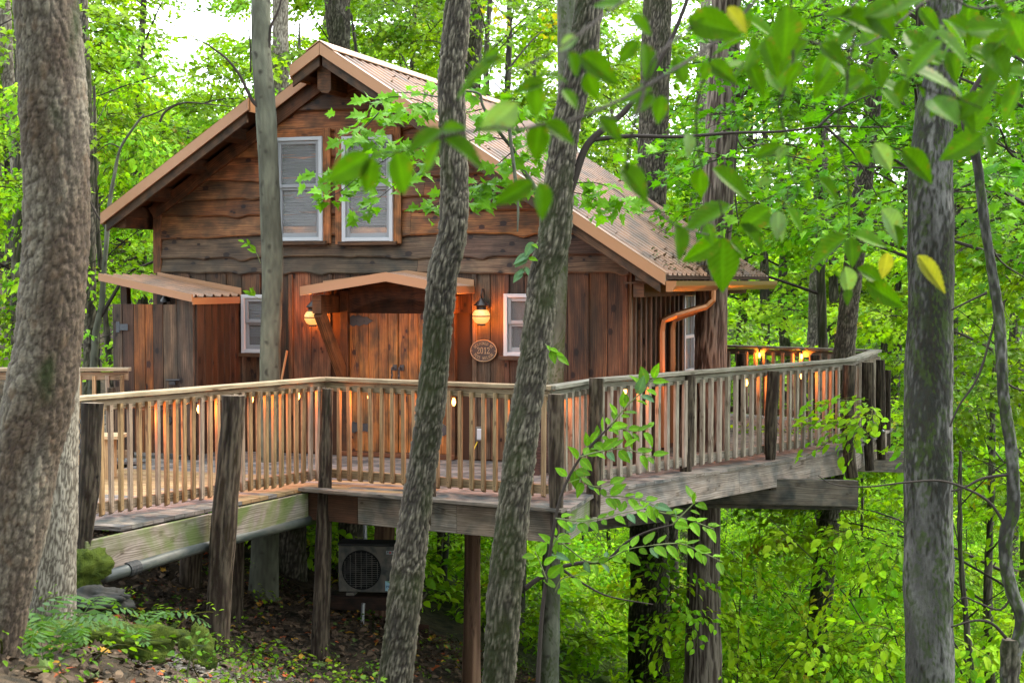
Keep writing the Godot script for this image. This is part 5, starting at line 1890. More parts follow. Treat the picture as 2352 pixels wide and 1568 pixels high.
	limb(v, [[2186, 1395], [2215, 1372], [2250, 1385], [2300, 1400], [2330, 1360]], 11.0, 0.004, 0.010)
	# stems under the deck and behind the house
	var more := [
		["under_deck_tree", [[1170, 644, 700], [1300, 640, 701], [1400, 636, 705], [1500, 630, 712]], 20.6, "furrow", "ridged tree trunk in the shade below the deck, left of the air conditioner"],
		["under_deck_tree", [[1160, 778, 832], [1260, 780, 832], [1400, 778, 836], [1540, 774, 842]], 21.2, "furrow", "ridged tree trunk directly behind the air conditioner"],
		["young_tree", [[1150, 1004, 1022], [1300, 1003, 1020], [1480, 1000, 1021], [1600, 998, 1021]], 24.5, "fine", "left one of two slim twin stems seen below the middle of the deck"],
		["young_tree", [[1150, 1022, 1036], [1215, 1020, 1034], [1300, 1014, 1028], [1400, 1015, 1029], [1500, 1010, 1026], [1600, 1008, 1025]], 24.2, "smooth", "right one of two slim twin stems seen below the middle of the deck, curving"],
		["young_tree", [[1180, 1196, 1212], [1290, 1192, 1209], [1470, 1188, 1206], [1620, 1185, 1206]], 22.0, "smooth", "slim pale stem close behind the leaning mossy tree, low under the deck"],
		["young_tree", [[1150, 1536, 1558], [1300, 1534, 1558], [1440, 1532, 1558], [1620, 1530, 1560]], 27.0, "furrow", "slim trunk between the two thick trunks under the right deck"],
		["young_tree", [[-30, 178, 196], [120, 183, 203], [210, 186, 207], [340, 186, 212], [500, 190, 216], [640, 192, 218], [760, 194, 216], [880, 192, 217], [1000, 188, 214], [1100, 186, 214], [1300, 184, 215]], 21.5, "furrow", "slender dark tree just right of the broad scaly tree, behind the back railing"],
		["background_tree", [[-30, 627, 661], [60, 627, 661], [208, 626, 664], [400, 622, 664], [700, 620, 668], [1300, 612, 676]], 27.5, "fine", "pale trunk behind the roof just right of the smooth grey-green tree"],
		["background_tree", [[-30, 742, 803], [60, 750, 801], [113, 762, 802], [400, 760, 806], [800, 756, 810], [1300, 750, 815]], 30.0, "furrow", "grey trunk standing beyond the roof peak"],
		["background_tree", [[-30, 1084, 1118], [100, 1074, 1106], [165, 1067, 1100], [400, 1050, 1088], [900, 1020, 1060], [1300, 1000, 1045]], 31.0, "furrow", "leaning dark trunk beyond the roof, right of the nearer leaning tree top"],
		["background_tree", [[-30, 1612, 1634], [113, 1607, 1629], [273, 1602, 1626], [478, 1584, 1612], [700, 1576, 1606], [1300, 1560, 1600]], 33.0, "fine", "thin pale trunk left of the shaggy-barked tree, far behind"],
		["background_tree", [[-30, -10, 20], [150, 2, 30], [430, 28, 50], [620, 32, 56], [900, 40, 66], [1400, 50, 80]], 24.0, "fine", "far pale trunk at the left edge, seen past the broad scaly tree"],
		["background_tree", [[-30, 1890, 1920], [200, 1880, 1908], [480, 1868, 1896], [800, 1855, 1885], [1400, 1835, 1870]], 38.0, "furrow", "far trunk glimpsed between the shaggy tree and the leaning deck tree"],
	]
	for e in more:
		trunk_tree(e[0], e[1], e[2], e[3], e[4], M.bark, 0.022, 0.03)
	# a fork and limbs on the slender tree at the left
	var s := thing("forked_sapling", "forked bare-stemmed sapling between the slender dark tree and the shower roof", "tree", at(205, 900, 21.0))
	limb(s, [[205, 940], [212, 860], [217, 800], [219, 760], [232, 700], [236, 640], [243, 560], [250, 470], [262, 400], [276, 340], [308, 290], [330, 262]], 21.0, 0.06, 0.012, "trunk", M.bark)
	limb(s, [[225, 735], [252, 690], [290, 630], [330, 610], [360, 596]], 21.0, 0.03, 0.012)
	limb(s, [[246, 530], [214, 480], [198, 440]], 21.0, 0.02, 0.006)
	limb(s, [[276, 340], [250, 330], [220, 350]], 21.0, 0.012, 0.005)
	limb(s, [[320, 272], [350, 262], [400, 240], [420, 230]], 21.0, 0.014, 0.004)
	limb(s, [[366, 280], [380, 255], [420, 236], [470, 238], [540, 246]], 22.0, 0.02, 0.005)
	# limb of the smooth tree
	var sm: Node3D = get_node("smooth_tree")
	limb(sm, [[598, 250], [580, 232], [566, 205], [548, 170], [520, 135], [490, 112], [470, 98], [440, 88]], 17.8, 0.024, 0.006)
	limb(sm, [[608, 130], [618, 100], [622, 60], [640, 20], [650, -30]], 17.8, 0.020, 0.010)
	limb(sm, [[575, 165], [574, 100], [565, 40]], 17.8, 0.012, 0.006)
	var sh: Node3D = get_node("shaggy_tree")
	limb(sh, [[1690, 218], [1715, 208], [1728, 196], [1740, 170]], 18.9, 0.05, 0.02)
	limb(sh, [[1706, 212], [1700, 260], [1692, 330], [1688, 400], [1690, 460], [1698, 520]], 18.7, 0.022, 0.008)

# leafy trees of the wood behind: a few grown once, then copied
func wood() -> void:
	var kinds := []
	var specs := [
		["understory_maple", 8.5, 0.085, 1.2, 3.1, 15, 19, "maple", "young maple"],
		["understory_maple", 11.5, 0.11, 2.6, 3.3, 16, 20, "maple", "taller maple"],
		["beech_sapling", 6.5, 0.06, 0.7, 2.5, 14, 14, "oval", "low beech"],
		["forest_tree", 15.5, 0.19, 3.6, 4.6, 17, 24, "far", "tall forest tree"],
		["high_maple", 14.5, 0.11, 8.3, 3.3, 15, 21, "maple", "high-crowned maple"],
	]
	var i := 0
	for s in specs:
		var o := thing(s[0], "", "tree", Vector3(0, 0, 0))
		var pool: Array = sprays[s[7]]
		tree_body(o, s[1], s[2], s[3], s[4], s[5], s[6], pool[i % pool.size()], "furrow", 900 + i, Vector3(rnd(-.5, .5), 0, rnd(-.5, .5)), 0.015, 1.0 if s[7] != "far" else 1.15, [0.70, 0.70, 1.35, 0.85, 0.60][i])  # leaf tones stand in for canopy shade on maples, open light on bushes
		kinds.append(o)
		i += 1
	# columns: kind, photo x of its foot, distance, scale
	var spots := [
		[0, 60, 27, 1.0], [2, 270, 23.5, 0.9], [1, 330, 29, 1.0], [2, 420, 26, 0.9], [1, 150, 34, 0.9], [2, 110, 22, 0.8],
		[1, 1000, 33, 1.1], [0, 880, 30, 1.15], [1, 1180, 32, 1.15], [3, 1060, 44, 0.9], [3, 1260, 46, 0.95], [3, 900, 48, 0.85],
		[0, 2290, 23, 1.0], [1, 2360, 27, 1.1], [2, 2300, 18, 1.0], [0, 2460, 20, 1.1],
		[2, 1400, 44, 0.9], [2, 1540, 41, 0.8], 
		[3, 2330, 43, 1.0], [3, 2500, 38, 1.1],
		[3, 30, 42, 1.0], [3, 700, 52, 0.8], [3, -120, 36, 1.0], [0, 620, 38, 0.9], [2, 560, 30, 1.0], [2, 700, 29, 1.0],
		[0, -90, 26, 1.0], [1, -70, 32, 1.1], [2, 1110, 40, 0.85], [2, 1230, 43, 0.9], [2, 960, 33, 0.8], [2, 680, 26, 0.7], [2, 850, 27, 0.7],
		[0, 2400, 32, 1.1], [2, 2010, 26, 0.85],
	]
	for e in [[2145, 18.5, 1.0], [2460, 17.5, 1.0], [1905, 25.0, 1.0], [2125, 22.5, 1.05], [2440, 15.0, 1.0], [2150, 27.0, 1.1], [2385, 24.0, 1.05]]:
		spots.append([4, e[0], e[1], e[2]])
	for e in [[1150, 27.5, 1.0], [980, 29.5, 1.0], [800, 31.0, 1.1], [215, 27.0, 0.8], [-340, 17.0, 0.8], [40, 24.0, 0.9], [1500, 31.0, 1.1]]:
		spots.append([1, e[0], e[1], e[2]])
	for k in 34:                                                  # bushes of the clearing
		spots.append([2, 980.0 + 44.0 * k + rnd(-20, 20), rnd(29, 54), rnd(0.34, 0.58)])
	rng.seed = 2024
	for k in 24:                                                  # the far hillside
		var fx := -250.0 + 2900.0 * ((k * 7) % 24) / 24.0 + rnd(-50, 50)
		if fx > 150.0 and fx < 640.0:
			spots.append([2, fx, rnd(56, 70), rnd(1.0, 1.3)])
		else:
			spots.append([3 if k % 3 else 0, fx, rnd(56, 88), rnd(0.75, 1.15)])
	for e in [[1760, 60, 1.1], [1900, 57, 1.1], [2040, 61, 1.1], [2180, 58, 1.1], [1600, 66, 0.9], [1340, 62, 1.0], [900, 62, 0.9]]:
		spots.append([3, e[0], e[1], e[2]])
	spots.sort_custom(func(p, q): return p[1] < q[1])
	var order := {}
	for e in [[-8.0, -4.0, 1, 1.0], [-9.5, 2.5, 3, 1.0], [-5.0, 4.5, 1, 1.1], [0.5, 7.0, 3, 1.0], [4.8, 4.5, 1, 1.1], [9.0, 1.5, 3, 1.0], [-11.5, -9.0, 1, 1.1], [-2.0, 9.0, 1, 1.2], [7.0, 9.0, 3, 1.1], [-8.0, 9.0, 3, 1.1], [2.8, 11.0, 1, 1.2], [-5.0, 13.0, 3, 1.1], [-13.0, -3.0, 3, 1.0], [11.0, 6.0, 1, 1.1], [-2.5, 4.5, 4, 1.0], [3.0, 3.5, 4, 1.0], [-13.5, 6.0, 3, 1.1], [4.0, 16.0, 3, 1.2], [-11.0, 15.0, 3, 1.2], [12.0, 14.0, 3, 1.2], [6.0, 0.5, 4, 1.0], [-6.0, 0.0, 4, 1.0]]:
		spots.append([e[2], e[0], 0.0, e[3], e[1]])  # unseen trees added round the viewer to cut light on the house front
	var used := [0, 0, 0, 0, 0]
	var n := 0
	for sp in spots:
		var k: int = sp[0]
		var d: float = sp[2]
		var p := at(sp[1], 900, d) if d > 0.0 else Vector3(sp[1], 0, sp[4])
		var sc: float = sp[3]
		p.y = gy(p.x, p.z) - 0.05
		var o: Node3D = kinds[k]
		if used[k] > 0:
			o = kinds[k].duplicate()
			o.name = kinds[k].name + "_%03d" % used[k]
			add_child(o)
		used[k] += 1
		o.position = p
		o.rotation.y = n * 2.399
		o.scale = Vector3.ONE * sc
		tag(o, where_words(d, specs[k][8], order, sc), "tree", "leafy trees of the wood")
		n += 1

func where_words(d: float, what: String, order: Dictionary, sc: float) -> String:
	var deep := "nearest" if d < 25 else "near" if d < 29 else "middle-distance" if d < 36 else "distant" if d < 52 else "hillside"
	if d <= 0.0:
		deep = "added_unseen"
	if what == "low beech" and sc < 0.6:
		what = "beech bush"
	var key := deep + what
	order[key] = order.get(key, 0) + 1
	var nth: String = ["first", "second", "third", "fourth", "fifth", "sixth", "seventh", "eighth", "ninth", "tenth", "eleventh", "twelfth", "thirteenth", "fourteenth", "fifteenth", "sixteenth", "seventeenth", "eighteenth", "nineteenth", "twentieth", "twenty-first", "twenty-second", "twenty-third", "twenty-fourth"][order[key] - 1]
	return "bright green %s in the wood, %s from the left of the %s ones" % [what, nth, deep]

# ---------------------------------------------------------------- ground and what grows on it
func ground() -> void:
	var xs := []
	var x := -70.0
	while x < 90.0:
		xs.append(x)
		x += 0.22 if x > -7.0 and x < 6.0 else 1.0 if x > -20 and x < 25 else 3.0
	var zs := []
	var z := 12.0
	while z > -135.0:
		zs.append(z)
		z -= 0.22 if z < -6.0 and z > -22.0 else 1.0 if z > -45.0 else 3.0
	var b := MB.new()
	for zz in zs:
		for xx in xs:
			var y := gy(xx, zz)
			var near := clampf((xx + 1.0) / 5.0 + clampf((-zz - 19.0) / 8.0, 0, 1), 0.0, 1.0)
			var c := Color(0.062, 0.044, 0.029).lerp(Color(0.060, 0.105, 0.018), near)
			if xx > -4.2 and xx < 1.0 and zz < -9.0 and zz > -14.5:
				c = c.lerp(Color(0.10, 0.085, 0.068), clampf(nz.get_noise_2d(xx * 60.0, zz * 60.0) * 3.0 + 0.1, 0, 0.8))
			if xx > -8 and xx < 7 and zz > -23:
				y += nz2.get_noise_2d(xx * 260.0, zz * 260.0) * 0.025
			c.a = 1.0
			b.col = c
			b.vert(Vector3(xx, y, zz))
	var w: int = xs.size()
	for i in zs.size() - 1:
		for j in w - 1:
			var q := i * w + j
			b.tri(q, q + w, q + 1)
			b.tri(q + 1, q + w, q + w + 1)
	var o := obj("ground", b.mesh(true), M.ground)
	o.set_meta("kind", "structure")
	o.set_meta("label", "leaf-strewn wooded slope falling away under the deck")

func litter() -> void:
	rng.seed = 71
	var m := MB.new()
	leaf_shape(m, Transform3D.IDENTITY, "oval", 1.0)
	var l1 := m.mesh()
	var m2 := MB.new()
	leaf_shape(m2, Transform3D.IDENTITY, "maple", 1.0)
	var l2 := m2.mesh()
	for part in 2:
		var xfs := []
		var cols := []
		for i in 9000:
			var p := Vector3(rnd(-5.5, 2.0), 0, rnd(-20.0, -8.0))
			p.y = gy(p.x, p.z) + rnd(0.0, 0.045)
			xfs.append(Transform3D(Basis(Vector3.UP, rnd(0, TAU)) * Basis(Vector3.RIGHT, rnd(-0.6, 0.6)) * Basis(Vector3.BACK, rnd(-0.7, 0.7)) * Basis.from_scale(Vector3.ONE * rnd(0.035, 0.10)), p))
			var c := Color(0.028, 0.017, 0.010).lerp(Color(0.120, 0.078, 0.046), rng.randf())
			var t := rng.randf()
			if t < 0.05:
				c = Color(0.36, 0.19, 0.02)
			elif t < 0.09:
				c = Color(0.30, 0.07, 0.02)
			elif t < 0.15:
				c = Color(0.09, 0.13, 0.03)
			cols.append(c * rnd(0.7, 1.2))
		var o := scatter("fallen_leaves", l1 if part == 0 else l2, M.litter, xfs, cols, null)
		tag(o, "narrow brown leaves strewn over the slope" if part == 0 else "lobed fallen maple leaves, some yellow and red, on the slope", "fallen leaves")
	# gravel
	var g := MB.new()
	for i in 6:
		for j in 8:
			var a := PI * i / 5.0
			var t := TAU * j / 7.0
			g.vert(Vector3(sin(a) * cos(t) * 1.2, cos(a) * 0.6, sin(a) * sin(t)) * (1.0 + 0.2 * sin(3.0 * t + i)))
	for i in 5:
		for j in 7:
			var q := i * 8 + j
			g.tri(q, q + 1, q + 8)
			g.tri(q + 1, q + 9, q + 8)
	var gm := g.mesh()
	var xf := []
	var cl := []
	for i in 3600:
		var px := rnd(110, 680)
		var p := at(px, 1400, rnd(10.2, 14.0))
		p.x += rng.randfn(0, 0.25)
		p.y = gy(p.x, p.z) + 0.008
		xf.append(Transform3D(Basis(Vector3.UP, rnd(0, TAU)) * Basis.from_scale(Vector3.ONE * rnd(0.008, 0.026)), p))
		cl.append(Color(0.14, 0.12, 0.095) * rnd(0.4, 1.5))
	var go := scatter("gravel", gm, M.litter, xf, cl, null)
	tag(go, "pale gravel spilling down the slope by the boulder", "gravel")
	# sticks
	for i in 16:
		var p := at(60 + 35 * i, 1500, rnd(9.2, 12.5))
		var dir := Vector3(rnd(-1, 1), 0, rnd(-1, 1)).normalized() * rnd(0.15, 0.5)
		var pts := []
		for k in 5:
			var q := p + dir * (k / 2.0 - 1.0) + Vector3(rnd(-.02, .02), 0, rnd(-.02, .02))
			q.y = gy(q.x, q.z) + 0.025
			pts.append(q)
		var sb := mb()
		sb.tube(pts, taper(rnd(0.008, 0.014), 0.004, 4), 5)
		var s := obj("fallen_stick", sb.mesh(), mat(Color(0.19, 0.135, 0.085) * rnd(0.6, 1.2), 0.9))
		tag(s, "dry fallen stick on the near slope, %s from the left" % ["first", "second", "third", "fourth", "fifth", "sixth", "seventh", "eighth", "ninth", "tenth", "eleventh", "twelfth", "thirteenth", "fourteenth", "fifteenth", "sixteenth"][i], "stick", "sticks on the slope")

func weeds() -> void:
	# ferns
	rng.seed = 88
	var fern_at := [[100, 1545, 9.0], [165, 1520, 9.6], [300, 1530, 10.4], [60, 1480, 9.2]]
	var n := 0
	for f in fern_at:
		var p := at(f[0], f[1], f[2])
		p.y = gy(p.x, p.z)
		var o := thing("fern", ["dark green fern at the bottom left corner beside the broad scaly tree", "low fern below the mossy rock, second from the left corner", "fern beneath the gravel patch, right of the mossy rock", "fern fronds against the foot of the broad scaly tree"][n], "fern", p, "ferns on the near slope")
		n += 1
		var fronds := 5 + rng.randi() % 4
		for k in fronds:
			var a := TAU * k / fronds + rnd(-0.3, 0.3)
			var dir := Vector3(cos(a), 0, sin(a))
			var L := rnd(0.28, 0.48)
			var line := curve([p, p + dir * L * 0.3 + Vector3(0, L * 0.55, 0), p + dir * L * 0.75 + Vector3(0, L * 0.7, 0), p + dir * L * 1.15 + Vector3(0, L * 0.5, 0)], 14)
			var b := mb(Color(0.055, 0.115, 0.026) * rnd(0.75, 1.2))
			b.tube(line, taper(0.003, 0.001, 14), 3, false)
			for i in range(2, 15):
				var w := L * 0.26 * sin(PI * (0.12 + 0.86 * i / 15.0))
				var d: Vector3 = (line[i] - line[i - 1]).normalized()
				var s := d.cross(Vector3.UP).normalized()
				for sg in [-1.0, 1.0]:
					var q: Vector3 = line[i]
					var tip: Vector3 = q + s * sg * w + d * w * 0.25 - Vector3(0, w * 0.25, 0)
					var h := d * 0.014
					b.quad(q - h, q.lerp(tip, 0.5) - h * 1.1, tip, q.lerp(tip, 0.5) + h * 1.1)
			obj("frond", b.mesh(), M.leaf, o)
	# low green plants, one mass on the slope, taller towards the valley
	for part in 4:
		var xfs := []
		var cols := []
		var mesh: Mesh = sprays.small[0] if part == 0 else sprays.far[0] if part == 3 else sprays.oval[part - 1]
		var count: int = [1300, 6500, 6500, 7000][part]
		rng.seed = 640 + part
		for i in count:
			var p: Vector3
			if part == 0:
				p = Vector3(rnd(-5.5, 1.5), 0, rnd(-20.0, -8.0))
				if nz.get_noise_2d(p.x * 70.0, p.z * 70.0) < 0.0 or p.z < -15.2 and p.x < -0.6 and rng.randf() < 0.85:
					continue
			else:
				var d := 21.0 + 42.0 * rng.randf() if part < 3 else rnd(56, 118)
				p = at(rnd(560, 2500) if part < 3 else rnd(-300, 2650), 1000, d)
				if part < 3 and nz.get_noise_2d(p.x * 30.0 + part * 50.0, p.z * 30.0) < -0.12:
					continue
			p.y = gy(p.x, p.z) + (rnd(0.03, 0.20) if part == 0 else absf(rng.randfn(0.1, 0.34)) if part < 3 else absf(rng.randfn(0.2, 1.0)))
			var yaw := rnd(0, TAU)
			var k := Basis(Vector3.UP, yaw) * Basis(Vector3.RIGHT, rnd(-0.7, 0.5)) * Basis(Vector3.BACK, rnd(-0.4, 0.4))
			xfs.append(Transform3D(k * Basis.from_scale(Vector3.ONE * rnd(0.7, 1.3) * (1.0 if part < 3 else 1.5)), p))
			cols.append(leaf_tint(0.008) * (0.55 if part == 0 else 1.4))  # valley plants tinted lighter in place of the light of the clearing
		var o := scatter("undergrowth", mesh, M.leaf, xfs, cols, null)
		tag(o, ["small-leaved weeds over the near slope", "bright green undergrowth filling the valley below the deck", "broad-leaved undergrowth between the trees below the deck", "low green cover on the far hillside behind the trees"][part], "undergrowth")
	# shrubs below the deck on the right
	var spots := [[1690, 25.0, 2.8], [1760, 22.5, 2.4], [1900, 26.0, 3.0], [2005, 21.5, 2.2], [1150, 27.0, 2.2], [2235, 15.0, 2.6], [2310, 16.5, 3.2], [2130, 24.0, 3.4], [1580, 29.0, 2.6], [2240, 21.0, 3.4], [2370, 13.5, 2.6], [1045, 26.0, 1.8], [1820, 20.5, 1.5], [1450, 33.0, 2.6]]
	var words := ["beyond the shaggy tree, left one", "close beside the shaggy tree", "beyond the leaning deck tree", "right of the leaning deck tree", "right of the peeled log", "right of the mossy tree", "by the twisting tree", "behind the mossy tree", "far behind the shaggy tree", "tall beyond the twisting tree", "at the lower right corner", "between the twin stems and the peeled log", "low in front of the leaning deck tree", "left of the thick trunk below the deck"]
	for e in [[1690, 19.5, 1240, "tall and airy just right of the shaggy tree"], [1765, 22.5, 1195, "tall and airy below the end of the big girder"], [1850, 20.5, 1360, "tall and airy left of the leaning deck tree"], [1985, 23.0, 1210, "tall and airy between the deck tree and the mossy tree"], [2060, 20.0, 1340, "tall and airy left of the mossy tree"], [1640, 24.5, 1260, "tall and airy behind the shaggy tree"], [2240, 19.0, 1010, "tall and airy just right of the mossy tree"]]:
		var q := at(e[0], e[2], e[1])
		spots.append([e[0], e[1], q.y - gy(q.x, q.z)])
		words.append(e[3])
	n = 0
	for s in spots:
		rng.seed = 4000 + n
		var p := at(s[0], 1200, s[1])
		p.y = gy(p.x, p.z)
		var o := thing("shrub", "bright green shrub %s" % words[n], "shrub", p, "shrubs below the deck")
		var xfs := []
		var cols := []
		var tone := Color(rnd(0.9, 1.2), rnd(0.95, 1.1), 1)
		for k in 5:
			var a := TAU * k / 5.0 + rnd(-0.4, 0.4)
			var L: float = s[2] * rnd(0.7, 1.05)
			var dir := Vector3(cos(a), 0, sin(a))
			var line := curve([p, p + Vector3(0, L * 0.4, 0) + dir * L * 0.10, p + Vector3(0, L * 0.78, 0) + dir * L * 0.28, p + Vector3(0, L, 0) + dir * L * 0.5], 10)
			var b := MB.new()
			b.tube(line, taper(0.014, 0.004, 10), 5, false)
			obj("stem", b.mesh(), M.twig, o)
			for j in int(L * 7.0):
				var f := rnd(0.25, 1.0)
				var q: Vector3 = line[int(f * 9.99)]
				var yaw := rnd(0, TAU)
				var out := Vector3(sin(yaw), rnd(-0.2, 0.3), cos(yaw)) * rnd(0.0, 0.25)
				xfs.append(Transform3D(Basis(Vector3.UP, yaw) * Basis(Vector3.RIGHT, rnd(-0.25, 0.5)) * Basis(Vector3.BACK, rnd(-0.3, 0.3)) * Basis.from_scale(Vector3.ONE * rnd(0.75, 1.15)), q + out))
				cols.append(leaf_tint(0.008) * tone * 1.35)  # lightened leaf colour stands in for open light in the valley
		scatter("foliage", sprays.oval[n % 2], M.leaf, xfs, cols, o)
		n += 1

# ---------------------------------------------------------------- leaves near enough to be single pieces
var ribbed := []
func ribbed_leaf(sd: int, wide: float, toothed: bool, cup: float, c: Color) -> ArrayMesh:
	# a pleated leaf one unit long along +z, base at the origin
	rng.seed = sd
	var b := MB.new()
	var nv := 18
	var nu := 4
	var curl := rnd(-0.10, 0.22)
	var sway := rnd(-0.06, 0.06)
	for i in nv + 1:
		var t := float(i) / nv
		var w := wide * 0.5 * pow(sin(PI * pow(t, 0.78)), 0.85) * (1.0 - 0.25 * t)
		if i == 0 or i == nv:
			w = 0.004
		for j in range(-nu, nu + 1):
			var u := float(j) / nu
			var pleat := 0.016 * (1.0 if (i + absi(j)) % 2 == 0 else -1.0) * absf(u) * (1.0 if i > 1 and i < nv - 1 else 0.0)
			var edge := 0.0
			if toothed and absi(j) == nu and i % 2 == 0:
				edge = 0.016
			var x := u * (w + edge) + sway * t * t
			var y := cup * absf(u) * w * 1.1 + pleat - curl * t * t - 0.012 * (1.0 if j == 0 else 0.0)
			var k := 1.0
			if j == 0:
				k = 1.25
			elif (i + absi(j)) % 2 == 0:
				k = 0.80
			var g := 1.0 + 0.25 * nz.get_noise_2d(t * 120.0 + sd * 9.0, u * 60.0)
			b.col = Color(c.r * k * g, c.g * k * g, c.b * k)
			var spot := nz2.get_noise_2d(t * 330.0 + sd * 31.0, u * 180.0)
			if spot > 0.84:
				b.col = b.col.lerp(Color(0.16, 0.09, 0.02), clampf((spot - 0.84) * 8.0, 0, 0.9))
			b.vert(Vector3(x, y, t + 0.03 * absf(u) * w), Vector2(u, t))
	var c2 := 2 * nu + 1
	for i in nv:
		for j in c2 - 1:
			var q := i * c2 + j
			b.tri(q, q + c2, q + 1)
			b.tri(q + 1, q + c2, q + c2 + 1)
	return b.mesh(true)

func aim(p: Vector3, q: Vector3, roll: float, facing: Vector3) -> Transform3D:
	var z := (q - p)
	var L := z.length()
	z = z.normalized()
	var y := (facing - z * facing.dot(z)).normalized()
	var x := y.cross(z)
	return Transform3D(Basis(x, y, z) * Basis(Vector3.BACK, roll) * Basis.from_scale(Vector3.ONE * L), p)

